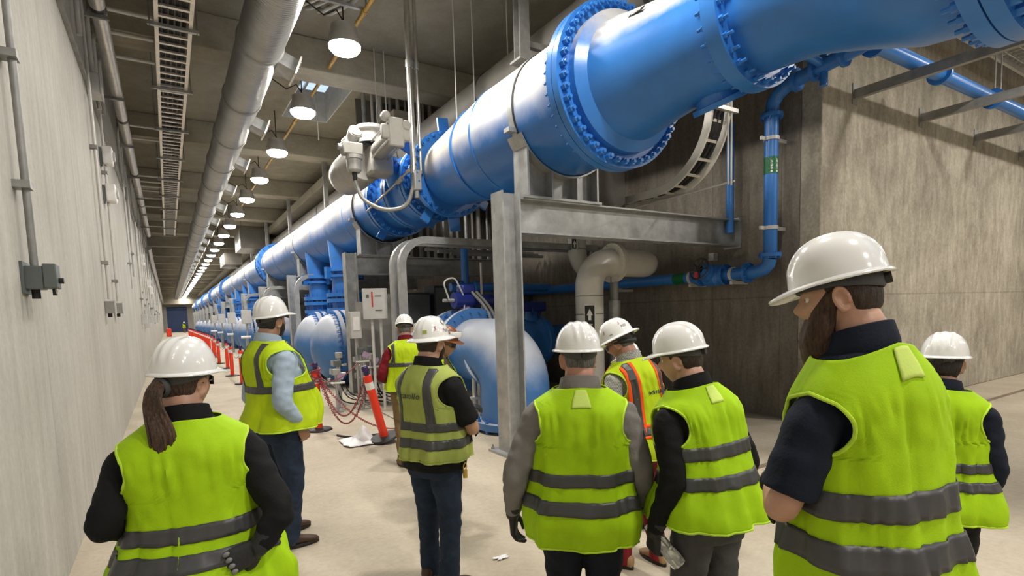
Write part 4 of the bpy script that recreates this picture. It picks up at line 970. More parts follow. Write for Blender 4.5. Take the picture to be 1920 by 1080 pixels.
# ---------------------------------------------------------------- orange posts and chains
def bollard(x, y, label, lean=0.0):
    b = thing('orange_post', label, 'post', (x, y, 0), 'orange posts along the chain')
    MB().lathe([(1e-3, .045), (.08, .045), (.19, .03), (.205, .012), (.205, 0), (1e-3, 0)], (x, y, 0), (0, 0, 1), 28).build('base', M['black'], b)
    MB().lathe([(.062, .04), (.058, .12), (.055, .9), (.05, .93), (1e-3, .94)], (x, y, 0), (0, 0, 1), 24).build('tube', M['orange'], b)
    MB().lathe([(.0575, .74), (.057, .84)], (x, y, 0), (0, 0, 1), 24).build('reflective_band', M['refl'], b)
    MB().lathe([(.03, .93), (.03, .99), (.045, 1.0), (.045, 1.05), (.03, 1.07), (1e-3, 1.07)], (x, y, 0), (0, 0, 1), 16).build('top_clip', M['purple'], b)
    return b
posts = [(1.875, 8.75, 'upright orange post with red chain behind the light blue shirted man'), (1.68, 9.6, 'orange post half hidden behind the light blue shirted man')]
proto = bollard(1.875, 8.75, posts[0][2])
dup(proto, (1.68, 9.6, 0), posts[1][2])
ln = dup(proto, (2.42, 7.3, 0.0), 'leaning orange post with a white band, tipping towards the chain')
ln.rotation_euler = (rad(4), rad(-14), 0); ln.location = (2.44, 7.3, .055)
row = [(1.62, 16.6), (1.61, 19.3), (1.74, 22.5), (1.67, 25.4), (1.83, 30.0), (1.95, 33.5)] + [(2.0, 37 + 2.0 * k) for k in range(20)]
for k, (x, y) in enumerate(row):
    dup(proto, (x, y, 0), 'orange post in the far row, %s past the light blue shirted man' % (['first'] + nth)[k] if k < 12 else 'small far orange post in the dense end of the row')
def chain(p, q, sag, label, link=True, mat='chain', n=26):
    p = Vector(p); q = Vector(q); mb = MB()
    pts = []
    for t in np.linspace(0, 1, n * 3 if link else 24):
        v = p.lerp(q, t); v.z -= sag * 4 * t * (1 - t); v.z = max(v.z, .02); pts.append(v)
    if link:
        for i in range(0, len(pts) - 1, 1):
            a, b = pts[i], pts[i + 1]; d = (b - a); L = d.length; d.normalize()
            s = d.cross(Vector((0, 1, .3))).normalized(); u = d.cross(s)
            w_ = s if i % 2 else u
            mb.lathe([(L * .62, -.0045), (L * .62 + .006, 0), (L * .62, .0045), (L * .62 - .006, 0)], (a + b) / 2, w_, 10, True)
    else: mb.tube(pts, .008, 8)
    o = mb.build('plastic_chain' if link else 'rope', M[mat], origin=(p + q) / 2); tag(o, label, 'chain' if link else 'rope'); return o
pA = (1.9, 8.7, .93); pB = (2.27, 7.3, .95)
chain(pA, pB, .74, 'red chain sagging lowest between the upright and the leaning orange post')
chain((1.92, 8.72, .9), (2.22, 7.35, .92), .60, 'red chain sagging a little higher between the two near orange posts')
chain((1.93, 8.7, .8), (2.75, 7.6, .1), .22, 'dull red chain running from the upright post to the floor')
chain((1.95, 8.7, .82), (2.9, 7.4, .12), .03, 'grey rope slanting from the upright post to the floor', False, 'rope')
chain((1.9, 8.9, .75), (2.9, 10.0, .9), .12, 'red rope stretched from the upright post to the instrument stands', False, 'chain')
for k in range(5):
    a, b = row[k], row[k + 1]; chain((a[0], a[1], .95), (b[0], b[1], .95), .3, 'thin chain between far orange posts, %s span' % ['first', 'second', 'third', 'fourth', 'fifth'][k], False, 'rope')
wr = MB(); rng = random.Random(5)
wr.tube([(1.875 + .07 * cos(t * 2.2), 8.75 + .07 * sin(t * 2.2), .72 + .018 * t + .04 * sin(t * 1.3)) for t in np.linspace(0, 16, 120)], .012, 6)
tag(wr.build('chain_coil', M['chain'], origin=(1.875, 8.75, .7)), 'red chain wound around the top of the upright orange post', 'chain')
# crumpled white sheet, dark rag, small scraps on the floor
def sheet(name, c, sx_, sy_, hgt, mat, label, cat, seed, peak=None):
    mb = MB(); n = 16; vs = []; fs = []
    for j in range(n + 1):
        for i in range(n + 1):
            u, v = i / n - .5, j / n - .5
            e = 1 - max(abs(u), abs(v)) * 1.6
            z = .006 + hgt * max(0, e) * (.5 + .8 * noise.noise(Vector((u * 4, v * 4, seed)))) + .012 * abs(noise.noise(Vector((u * 11, v * 11, seed + 3))))
            if peak: z += peak * math.exp(-((u - .25) ** 2 + (v - .2) ** 2) / .03)
            vs.append((c[0] + u * sx_ + .05 * noise.noise(Vector((u * 3, v * 3, seed + 9))), c[1] + v * sy_, max(z, .004)))
    for j in range(n):
        for i in range(n):
            a = j * (n + 1) + i; fs.append((a, a + 1, a + n + 2, a + n + 1))
    o = mb.add(vs, fs).build(name, M[mat], origin=(c[0], c[1], 0), angle=60)
    s = o.modifiers.new('thick', 'SOLIDIFY'); s.thickness = .003; s.offset = 1
    tag(o, label, cat); return o
sheet('plastic_sheet', (2.12, 7.5), .42, .55, .10, 'paper', 'crumpled white sheet on the floor under the red chain', 'sheet', 2, .16)
sheet('rag', (1.89, 3.24), .11, .05, .012, 'paper', 'small white scrap on the floor left of the grey shirted man', 'scrap', 5)
tag(run([(1.95, 7.95, .05), (2.1, 7.8, .02), (2.5, 7.75, .02), (3.0, 7.9, .02), (3.4, 7.7, .02)], .018, .15, 8).build('floor_cable', M['cable'], origin=(2.5, 7.8, 0)), 'black cable lying on the floor behind the white sheet', 'cable')
# ---------------------------------------------------------------- people
def cloth(name, col, rough=0.8, var=0.15, bscale=120, bmp=0.25, fold=0.5, sheen=0.0, check=None):
    m, nt, b = newmat(name)
    v = coords(nt)
    f = tex(nt, v, 9, 4)
    c = ramp(nt, f, [(0.3, tuple(x * (1 - var) for x in col)), (0.7, tuple(min(1, x * (1 + var)) for x in col))])
    if check:
        w = N(nt, 'ShaderNodeTexChecker'); w.inputs['Scale'].default_value = check; nt.links.new(v, w.inputs['Vector'])
        c = mix(nt, mixfac(nt, w.outputs['Fac'], 0.35), c, (0.75, 0.75, 0.75))
    nt.links.new(c, b.inputs['Base Color']); b.inputs['Roughness'].default_value = rough
    b.inputs['Specular IOR Level'].default_value = 0.25
    if sheen: b.inputs['Sheen Weight'].default_value = sheen
    h = mix(nt, 0.25, tex(nt, v, 11, 3, 0.5), tex(nt, v, bscale, 2))
    bump(nt, b, h, bmp + fold * 0.3, 0.012)
    return m

def mixfac(nt, s, k):
    n = N(nt, 'ShaderNodeMath', operation='MULTIPLY'); n.inputs[1].default_value = k; nt.links.new(s, n.inputs[0]); return n.outputs[0]

def hairmat(name, lo, hi):
    m, nt, b = newmat(name); v = coords(nt, (1, 1, 0.22)); f = tex(nt, v, 140, 4, 0.7)
    nt.links.new(ramp(nt, f, [(0.35, lo), (0.65, hi)]), b.inputs['Base Color']); b.inputs['Roughness'].default_value = 0.6
    bump(nt, b, f, 0.9, 0.01); return m

def skinmat(name, col):
    m, nt, b = newmat(name); v = coords(nt); f = tex(nt, v, 18, 4)
    nt.links.new(ramp(nt, f, [(0.3, tuple(c * .86 for c in col)), (0.7, col)]), b.inputs['Base Color'])
    b.inputs['Roughness'].default_value = 0.5; b.inputs['Subsurface Weight'].default_value = 0.08; b.inputs['Subsurface Radius'].default_value = (.02, .008, .004)
    bump(nt, b, tex(nt, v, 240, 2), .12, .002); return m

LIME = (0.36, 0.60, 0.005)
V = {
    'lime': cloth('lime safety vest mesh', LIME, .75, .07, 260, .15), 'lime2': cloth('yellow safety vest knit', (0.46, 0.62, 0.008), .75, .06, 260, .15),
    'pale': cloth('faded lime vest knit', (0.36, 0.42, 0.10), .8, .08, 260, .15), 'edge': cloth('bright lime edge tape', (0.50, 0.74, 0.05), .7, .05),
    'grey': plain('grey reflective tape', (0.06, 0.06, 0.064), 0.42, 0.1, 0.12, 12), 'tagc': cloth('pale lime label', (0.58, 0.74, 0.16), .7, .04),
    'orange': cloth('orange vest trim', (0.85, 0.10, 0.01), .7, .06),
    'blackc': cloth('black knit shirt', (0.007, 0.007, 0.008), .85, .2), 'navyc': cloth('dark navy polo', (0.008, 0.012, 0.024), .85, .2),
    'greyc': cloth('grey work shirt', (0.20, 0.185, 0.18), .8, .1), 'bluec': cloth('light blue dress shirt', (0.36, 0.45, 0.56), .75, .08),
    'redc': cloth('dark red sweater', (0.16, 0.008, 0.015), .85, .15), 'checkc': cloth('grey checked shirt', (0.25, 0.245, 0.22), .8, .1, check=90),
    'brownc': cloth('brown patterned top', (0.10, 0.07, 0.05), .8, .3), 'jean': cloth('dark blue jeans', (0.020, 0.032, 0.060), .85, .3), 'jeand': cloth('black blue jeans', (0.010, 0.013, 0.022), .85, .3),
    'khaki': cloth('khaki trousers', (0.20, 0.13, 0.06), .85, .12), 'redp': cloth('brick red trousers', (0.19, 0.012, 0.018), .85, .12), 'slate': cloth('grey trousers', (0.075, 0.075, 0.08), .85, .15), 'blackp': cloth('black trousers', (0.012, 0.012, 0.014), .85, .2),
    'glove': plain('black work glove', (0.012, 0.012, 0.013), 0.55, 0, .2, 20, .3, 80), 'gloveg': plain('grey knuckle pad', (0.16, 0.16, 0.16), .5), 'glovew': plain('pale leather glove', (0.60, 0.58, 0.56), 0.7, 0, .12, 12, .3, 60),
    'boot': plain('brown leather boot', (0.055, 0.025, 0.014), 0.45, 0, .2, 12, .2, 60), 'tan': plain('tan work boot', (0.34, 0.21, 0.10), 0.65, 0, .15, 12, .2, 60), 'sole': plain('dark rubber sole', (0.02, 0.018, 0.016), .7),
    'hat': plain('glossy white hard hat', (0.80, 0.80, 0.79), 0.16, 0, .02, 3, coat=.6), 'hatb': plain('brown hard hat', (0.20, 0.062, 0.018), 0.35, 0, .1, 5), 'band': plain('black suspension strap', (0.02, 0.02, 0.022), .6), 'bandg': plain('dark grey nape strap', (0.06, 0.06, 0.065), .7),
    'hbrown': hairmat('dark brown hair', (0.012, 0.007, 0.004), (0.055, 0.03, 0.016)), 'hblack': hairmat('near black hair', (0.008, 0.006, 0.005), (0.03, 0.022, 0.018)), 'hgrey': hairmat('greying hair', (0.05, 0.048, 0.045), (0.20, 0.19, 0.18)), 'hpony': hairmat('brown ponytail hair', (0.018, 0.009, 0.005), (0.11, 0.055, 0.028)), 'hbeard': hairmat('auburn brown beard', (0.016, 0.008, 0.004), (0.085, 0.036, 0.016)), 'hauburn': hairmat('auburn hair', (0.06, 0.02, 0.01), (0.20, 0.08, 0.04)),
    'eye': plain('eye white', (0.75, 0.73, 0.7), .2), 'iris': plain('dark iris', (0.02, 0.015, 0.01), .15), 'lensd': plain('dark safety lens', (0.015, 0.015, 0.018), .12),
    'skin': skinmat('fair skin', (0.52, 0.29, 0.20)), 'skinr': skinmat('ruddy skin', (0.46, 0.22, 0.15)), 'skint': skinmat('tanned skin', (0.40, 0.22, 0.14)),
    'red': plain('red sticker', (0.35, 0.015, 0.02), .4), 'ink': plain('dark print', (0.03, 0.04, 0.06), .5), 'inkg': plain('grey print', (0.32, 0.33, 0.33), .4), 'yell': plain('yellow plastic', (0.55, 0.36, 0.05), .5), 'clear': plain('clear plastic bottle', (0.95, 0.97, 0.98), .06, 0, .01, 3),
}
V['clear'].node_tree.nodes['Principled BSDF'].inputs['Transmission Weight'].default_value = 0.6; V['clear'].node_tree.nodes['Principled BSDF'].inputs['Coat Weight'].default_value = 1.0

def pb(mb, name, mat, parent, angle=50, M4=None):
    me = bpy.data.meshes.new(name); me.from_pydata([tuple(v) for v in mb.v], [], mb.f); me.validate(); me.update()
    return pm(me, name, mat, parent, angle, M4)

def pm(me, name, mat, parent, angle=50, M4=None):
    me.name = name
    if M4 is not None: me.transform(M4)
    me.polygons.foreach_set('use_smooth', [True] * len(me.polygons)); me.set_sharp_from_angle(angle=rad(angle))
    me.materials.clear(); me.materials.append(mat)
    ob = bpy.data.objects.new(name, me); COL.objects.link(ob); ob.parent = parent
    return ob

def fuse(mb, voxel, smooth=4, fac=0.5, wr=0.0, seed=0, wscale=9.0):
    me = bpy.data.meshes.new('tmp_fuse'); me.from_pydata([tuple(v) for v in mb.v], [], mb.f); me.validate(); me.update()
    o = bpy.data.objects.new('tmp_fuse', me); COL.objects.link(o)
    r = o.modifiers.new('r', 'REMESH'); r.mode = 'VOXEL'; r.voxel_size = voxel
    if smooth: s = o.modifiers.new('s', 'SMOOTH'); s.factor = fac; s.iterations = smooth
    dg = bpy.context.evaluated_depsgraph_get(); dg.update()
    out = bpy.data.meshes.new_from_object(o.evaluated_get(dg))
    bpy.data.objects.remove(o); bpy.data.meshes.remove(me)
    if wr:
        n = len(out.vertices); co = np.zeros(n * 3); no = np.zeros(n * 3)
        out.vertices.foreach_get('co', co); out.vertices.foreach_get('normal', no); co = co.reshape(-1, 3); no = no.reshape(-1, 3)
        for i in range(n):
            x, y, z = co[i]; d = noise.noise(Vector((x * wscale + seed, y * wscale, z * wscale * 1.5))) + .5 * noise.noise(Vector((x * 20 + z * 14 + seed, y * 20, z * 22)))
            co[i] += no[i] * wr * d
        out.vertices.foreach_set('co', co.ravel()); out.update()
    return out

def spline(pts, rs, sub=7):
    P = [Vector(p) for p in pts]; P = [P[0] * 2 - P[1]] + P + [P[-1] * 2 - P[-2]]; o = []; r = []
    for i in range(1, len(P) - 2):
        for k in range(sub):
            t = k / sub; a, b, c, d = P[i - 1], P[i], P[i + 1], P[i + 2]
            o.append(.5 * ((2 * b) + (c - a) * t + (2 * a - 5 * b + 4 * c - d) * t * t + (3 * b - a - 3 * c + d) * t ** 3))
            tt = t * t * (3 - 2 * t); r.append(rs[i - 1] * (1 - tt) + rs[i] * tt)
    o.append(P[-2]); r.append(rs[-1]); return o, r

def limb(mb, pts, rs, n=18, sub=7, round_ends=True):
    o, r = spline(pts, rs, sub)
    if round_ends:
        a = (o[0] - o[1]).normalized(); b = (o[-1] - o[-2]).normalized()
        o = [o[0] + a * r[0] * .6, o[0] + a * r[0] * .4] + o + [o[-1] + b * r[-1] * .4, o[-1] + b * r[-1] * .6]
        r = [r[0] * .4, r[0] * .8] + r + [r[-1] * .8, r[-1] * .4]
    mb.tube(o, r, n)

def ellipsoid(mb, c, size, rot=None, nu=20, nv=12):
    vs = []; fs = []
    for j in range(nv + 1):
        e = -PI / 2 + PI * j / nv
        for i in range(nu):
            a = 2 * PI * i / nu; p = Vector((size[0] * cos(e) * cos(a), size[1] * cos(e) * sin(a), size[2] * sin(e)))
            vs.append(Vector(c) + (rot @ p if rot is not None else p))
    for j in range(nv):
        for i in range(nu): fs.append((j * nu + i, j * nu + (i + 1) % nu, (j + 1) * nu + (i + 1) % nu, (j + 1) * nu + i))
    mb.add(vs, fs)

def g2(x, s): return math.exp(-x * x / (2 * s * s))
def sstep(a, b, x):
    t = min(1, max(0, (x - a) / (b - a))); return t * t * (3 - 2 * t)

def headpt(a, e, off=0.0):
    # a: azimuth from the back of the head (0) round by the right side (+pi/2) to the face (pi); e: elevation
    d = Vector((cos(e) * sin(a), -cos(e) * cos(a), sin(e)))
    p = Vector((d.x * .076, d.y * .097, d.z * .118))
    z = p.z
    p.x *= 1 - (.26 if p.y > 0 else .13) * sstep(.0, .115, -z)
    if p.y < 0: p.y *= 1 - .42 * sstep(.02, .11, -z)
    else:
        p.y *= 1 - .06 * g2(p.x, .05); p.y *= 1 - .05 * sstep(.03, .1, -z)
    if p.y > .02:
        f = sstep(.02, .06, p.y)
        p.y += f * (.024 * g2(p.x, .0105) * g2(p.z + .018, .014) + .011 * g2(p.x, .009) * sstep(-.03, .0, p.z) * (1 - sstep(.0, .035, p.z)))
        p.y += f * (.006 * g2(p.z - .034, .011) * g2(p.x, .045) - .011 * (g2(p.x - .032, .015) + g2(p.x + .032, .015)) * g2(p.z - .012, .011))
        p.y += f * (.005 * (g2(p.x - .045, .018) + g2(p.x + .045, .018)) * g2(p.z + .016, .016))
        p.y += f * (.007 * g2(p.x, .022) * (g2(p.z + .054, .0055) + g2(p.z + .067, .0065)) - .004 * g2(p.x, .022) * g2(p.z + .0605, .0028))
        p.y += f * .010 * g2(p.x, .022) * g2(p.z + .098, .014)
    if off: p += d * off
    return p

def head_mesh(mb, T):
    nu, nv = 96, 72; vs = []; fs = []
    for j in range(nv + 1):
        e = -PI / 2 + PI * j / nv
        for i in range(nu): vs.append(T @ headpt(2 * PI * i / nu, e))
    for j in range(nv):
        for i in range(nu): fs.append((j * nu + i, j * nu + (i + 1) % nu, (j + 1) * nu + (i + 1) % nu, (j + 1) * nu + i))
    mb.add(vs, fs)
    for sx in (-1, 1):
        R = (T.to_3x3() @ Matrix.Rotation(sx * -.35, 3, 'Z')) @ Matrix.Rotation(-.18, 3, 'X')
        c = T @ Vector((sx * .079, -.008, -.006))
        n = 22
        for (ro, ri) in ((1.0, .0),):
            pts = [c + R @ Vector((sx * .004, .017 * cos(t) * (1 - .2 * sstep(0, 1, -sin(t))), .032 * sin(t))) for t in np.linspace(-.5 * PI - .6, 1.15 * PI, n)]
            mb.tube(pts, .0062, 8)
        ellipsoid(mb, c + R @ Vector((-sx * .004, .002, -.002)), (.0055, .016, .028), R, 14, 8)
        ellipsoid(mb, c + R @ Vector((sx * .0, .006, -.028)), (.006, .009, .011), R, 12, 8)

def cap_grid(T, elow, thick, seed=0, rough=.0025, ehi=PI / 2, nu=110, nv=26, a0=0, a1=2 * PI, closed=True, down=None):
    mb = MB(); vs = []; fs = []
    na = nu if closed else nu + 1
    for j in range(nv + 1):
        t = j / nv
        for i in range(na):
            a = a0 + (a1 - a0) * i / nu; lo = elow(a) if callable(elow) else elow; hi = ehi(a) if callable(ehi) else ehi
            e = lo + (hi - lo) * t
            edge = min(1, t * 5 + .12) * (min(1, (1 - t) * 6 + .1) if callable(ehi) else 1)
            if not closed: edge *= min(1, i * .35 + .1, (nu - i) * .35 + .1)
            th = thick(a, e) if callable(thick) else thick
            q = headpt(a, e); nz = noise.noise(Vector((q.x * 60 + seed, q.y * 60, q.z * 25))) + .6 * noise.noise(Vector((q.x * 160 + seed, q.y * 160, q.z * 40)))
            p = headpt(a, e, (th + rough * nz) * edge - .001)
            if down: p += down(a, e) * edge
            vs.append(T @ p)
    for j in range(nv):
        for i in range(nu):
            i2 = (i + 1) % na if closed else i + 1
            fs.append((j * na + i, j * na + i2, (j + 1) * na + i2, (j + 1) * na + i))
    return mb.add(vs, fs)

def hand_mesh(mb, w, R, curl=(.5, .5, .5), side=1, sc=1.0, spread=.0, thumb=.5):
    # R columns: across (towards thumb = +x*side), along the fingers, out of the back of the hand
    T = lambda x, y, z: Vector(w) + R @ Vector((x * side * sc, y * sc, z * sc))
    rings = []
    for (y, wx, tz, zc) in ((-.03, .027, .021, 0), (0, .028, .020, 0), (.025, .037, .0185, -.001), (.06, .042, .0165, -.001), (.088, .042, .0145, 0), (.097, .038, .011, 0)):
        rings.append([T(wx * math.copysign(abs(cos(t)) ** .7, cos(t)), y, zc + tz * math.copysign(abs(sin(t)) ** .8, sin(t))) for t in np.linspace(0, 2 * PI, 17)[:-1]])
    loft(mb, rings)
    for k, (x, L, r) in enumerate(((.032, .074, .0095), (.011, .083, .0098), (-.0105, .077, .0094), (-.031, .060, .0085))):
        y, z, ang = .086, 0.0, 0.0; sp = spread * (1.2, .4, -.4, -1.2)[k]; pts = [T(x, .07, 0), T(x, y, z)]; xx = x
        for q, f in enumerate((.45, .31, .24)):
            ang += curl[q] * (1 + .12 * (k - 1)); y += L * f * cos(ang); z -= L * f * sin(ang); xx += L * f * sin(sp); pts.append(T(xx, y, z))
        limb(mb, pts, [r * sc * 1.05, r * sc * 1.08, r * sc, r * sc * .92, r * sc * .8], 12, 4)
    p0, p1 = T(.026, .018, -.006), T(.046, .042, -.014)
    p2 = T(.054 - .016 * thumb, .070, -.022 - .016 * thumb); p3 = T(.052 - .034 * thumb, .094, -.026 - .024 * thumb)
    limb(mb, [p0, p1, p2, p3], [.0145 * sc, .0125 * sc, .0108 * sc, .009 * sc], 12, 4)

def loft(mb, rings, cap=True):
    n = len(rings[0]); vs = [p for r in rings for p in r]; fs = []
    for j in range(len(rings) - 1):
        for i in range(n): fs.append((j * n + i, j * n + (i + 1) % n, (j + 1) * n + (i + 1) % n, (j + 1) * n + i))
    if cap: fs.append(tuple(range(n - 1, -1, -1))); fs.append(tuple((len(rings) - 1) * n + i for i in range(n)))
    mb.add(vs, fs)

def axes(y, z):
    y = Vector(y).normalized(); z = Vector(z); z = (z - y * z.dot(y)).normalized(); x = y.cross(z); return Matrix((x, y, z)).transposed()

ST = np.array([  # z, half width, half depth, y centre
    (.74, .150, .105, 0), (.80, .168, .118, -.004), (.88, .180, .128, -.010), (.95, .176, .122, -.006), (1.05, .162, .112, 0.004), (1.15, .162, .112, .004), (1.28, .174, .120, 0), (1.36, .182, .122, -.004), (1.41, .188, .113, -.008), (1.445, .186, .098, -.012), (1.475, .155, .082, -.014), (1.505, .105, .070, -.012), (1.535, .070, .064, -.008), (1.60, .060, .060, .002)])

class Body:
    def __init__(s, h, girth=1.0, belly=0.0, lean=0, side=0, twist=0, seed=0, shoulders=1.0, drop=0.0):
        s.k = (h - .012) / 1.75; s.g = girth; s.belly = belly; s.lean = rad(lean); s.side = rad(side); s.twist = rad(twist); s.seed = seed; s.sh = shoulders; s.drop = drop
        zz = np.linspace(.74, 1.60, 120); ker = np.exp(-np.linspace(-2, 2, 11) ** 2); ker /= ker.sum()
        def sm(c):
            v = np.interp(zz, ST[:, 0], ST[:, c]); vp_ = np.pad(v, 5, mode='edge'); return np.convolve(vp_, ker, 'valid')
        s.zz = zz; s.a = sm(1); s.b = sm(2); s.c = sm(3)
    def sect(s, z):
        a = np.interp(z, s.zz, s.a); b = np.interp(z, s.zz, s.b); c = np.interp(z, s.zz, s.c)
        gt = 1 + (s.g - 1) * (1 - sstep(1.40, 1.53, z))
        wsh = 1 + (s.sh - 1) * sstep(1.25, 1.4, z) * (1 - sstep(1.47, 1.53, z))
        bl = s.belly * g2(z - 1.06, .13)
        return a * gt * wsh, b * gt + bl * .5, c + bl * .5
    def warp(s, p):
        k = s.k; p = Vector(p); t = sstep(.92 * k, 1.45 * k, p.z)
        piv = Vector((0, 0, .95 * k)); q = p - piv
        q = Matrix.Rotation(-s.lean * t, 3, 'X') @ (Matrix.Rotation(s.side * t, 3, 'Y') @ (Matrix.Rotation(-s.twist * t, 3, 'Z') @ q))
        return q + piv
    def rot(s):
        return Matrix.Rotation(-s.lean, 3, 'X') @ Matrix.Rotation(s.side, 3, 'Y') @ Matrix.Rotation(-s.twist, 3, 'Z')
    def S(s, phi, z, off=0.0, n=2.35, wob=None, warp=True):
        # phi from the back (0) towards the right side (+pi/2) to the front (pi); z in 1.78 m body units
        a, b, c = s.sect(z); sp, cp = sin(phi), cos(phi)
        if wob is not None: off = off + wob(phi, z)
        x = (a + off) * math.copysign(abs(sp) ** (2 / n), sp); y = c - (b + off) * math.copysign(abs(cp) ** (2 / n), cp)
        z = z - s.drop * min(1.3, abs(x) / .19) ** 1.3 * sstep(1.22, 1.46, z)
        p = Vector((x, y, z)) * s.k
        return s.warp(p) if warp else p

def tube_edge(pts, r, closed=False):
    return MB().tube(pts + ([pts[0]] if closed else []), r, 7)

def make_vest(P, B, root, mat='lime', hem=.76, stripes=((.93, .985), (1.02, 1.075)), vert=None, orange=False, label_tag=True, loose=.03, open_front=.0, flare=.03, stripe_w=.05):
    k = B.k; seed = B.seed; za, zs = 1.24, 1.462; zt = 1.512
    def wob(phi, z):
        lo = 1 - sstep(hem, 1.30, z)
        f = .027 + loose * (1 - sstep(1.0, 1.42, z)) * .5 + flare * lo * lo
        x = sin(phi); fold = (.010 * lo + .004) * sin(phi * 7 + seed + 3 * noise.noise(Vector((x * 2, z * 3, seed)))) * (.35 + .65 * lo)
        fold += .009 * (1 - abs(noise.noise(Vector((x * 6.5 + seed * 3, cos(phi) * 6.5, z * 1.6))) * 2.2)) * (1 - .5 * sstep(1.4, 1.5, z))
        fold += .012 * noise.noise(Vector((x * 3.2 + seed, cos(phi) * 3.2, z * 5))) * (.5 + .5 * (1 - sstep(1.4, 1.5, z))) + .005 * noise.noise(Vector((x * 9 + z * 6, cos(phi) * 9, z * 16 + seed)))
        return f + fold * (1 - .75 * sstep(1.36, 1.46, z))
    def phimax(z):
        if z <= za: return PI / 2
        a = B.sect(z)[0] + .02; u = (z - za) / (zs - za)
        if u >= 1: return PI / 2
        xin = .148 * (B.sh * .5 + B.g * .5); amax = B.sect(za)[0] + .02
        xl = xin + (amax - xin) * (1 - u) ** 4 + .046 * u ** 3
        return PI / 2 if xl >= a else math.asin((xl / a) ** (2.35 / 2))
    zl = sorted(set(list(np.linspace(hem, za, 30)) + list(np.linspace(za, zs, 22)) + list(np.linspace(zs, zt, 10))))
    mb = MB(); nb = 44
    def panel(f0, f1):
        vs = []; fs = []
        for z in zl:
            p0, p1 = f0(z), f1(z)
            for i in range(nb + 1): vs.append(B.S(p0 + (p1 - p0) * i / nb, z, 0, wob=wob))
        for j in range(len(zl) - 1):
            for i in range(nb): fs.append((j * (nb + 1) + i, j * (nb + 1) + i + 1, (j + 1) * (nb + 1) + i + 1, (j + 1) * (nb + 1) + i))
        mb.add(vs, fs)
    def fin(z):   # front opening half angle
        v = sstep(1.22, 1.50, z) * .55
        return open_front + v
    panel(lambda z: -phimax(z), lambda z: phimax(z))
    panel(lambda z: PI - phimax(z), lambda z: PI - min(fin(z), phimax(z) - .02))
    panel(lambda z: PI + min(fin(z), phimax(z) - .02), lambda z: PI + phimax(z))
    me = bpy.data.meshes.new('vest'); me.from_pydata([tuple(v) for v in mb.v], [], mb.f)
    import bmesh
    bm = bmesh.new(); bm.from_mesh(me); bmesh.ops.remove_doubles(bm, verts=bm.verts, dist=.0012); bmesh.ops.recalc_face_normals(bm, faces=bm.faces); bm.to_mesh(me); bm.free()
    vo = pm(me, 'vest', V[mat], root, 70); sd = vo.modifiers.new('thick', 'SOLIDIFY'); sd.thickness = .004; sd.offset = 0
    # edge tape
    r = .0055 * k; em = V['edge'] if mat != 'pale' else V['pale']
    for sg in (1, -1):
        arm = [B.S(sg * phimax(z), z, .001, wob=wob) for z in np.linspace(za - .005, zs, 26)] + [B.S(PI - sg * phimax(z) if sg > 0 else PI + phimax(z), z, .001, wob=wob) for z in np.linspace(zs, za - .005, 26)]
        pb(MB().tube(arm, r, 7), 'edge_tape', em, vo)
    n = 90; pb(MB().tube([B.S(PI + open_front + (2 * PI - 2 * open_front) * i / n, hem, .001, wob=wob) for i in range(n + 1)], r, 7), 'edge_tape', em, vo)
    def patch(f, nu, nv, name, m):
        q = MB(); vs = []; fs = []
        for j in range(nv + 1):
            for i in range(nu + 1): vs.append(f(i / nu, j / nv))
        for j in range(nv):
            for i in range(nu): fs.append((j * (nu + 1) + i, j * (nu + 1) + i + 1, (j + 1) * (nu + 1) + i + 1, (j + 1) * (nu + 1) + i))
        o = pb(q.add(vs, fs), name, V[m], vo, 70); s_ = o.modifiers.new('thick', 'SOLIDIFY'); s_.thickness = .003; s_.offset = 0; return o
    for (z0, z1) in stripes:
        patch(lambda u, v: B.S(PI + open_front + (2 * PI - 2 * open_front) * u, z0 + (z1 - z0) * v, .0045, wob=wob), 110, 4, 'reflective_stripe', 'grey')
        if orange:
            for (q0, q1) in ((z0 - .02, z0), (z1, z1 + .02)): patch(lambda u, v: B.S(PI + open_front + (2 * PI - 2 * open_front) * u, q0 + (q1 - q0) * v, .004, wob=wob), 110, 2, 'orange_trim', 'orange')
    if vert:
        z0, x0, x1 = vert
        def ang(x, z):
            a = B.sect(z)[0] + .02; return math.asin(min(1, max(0, x / a)) ** (2.35 / 2))
        for sg in (1, -1):
            for back in (1, 0):
                def f(u, v, xa=x0, xb=x1):
                    z = z0 + (1.50 - z0) * v; lim = B.sect(z)[0] + .005; xx = min(xa + (xb - xa) * u, lim); ph = min(ang(xx, z), phimax(z))
                    return B.S(sg * ph if back else PI - sg * ph, z, .0045, wob=wob)
                patch(f, 6, 40, 'reflective_stripe', 'grey')
                if orange:
                    patch(lambda u, v: f(u, v, x0 - .022, x0), 3, 40, 'orange_trim', 'orange'); patch(lambda u, v: f(u, v, x1, x1 + .022), 3, 40, 'orange_trim', 'orange')
    if label_tag:
        patch(lambda u, v: B.S(-.13 + .26 * u, 1.43 + .075 * v, .006, wob=wob), 6, 8, 'neck_label', 'tagc')
    P['wob'] = wob; P['vest'] = vo
    return vo

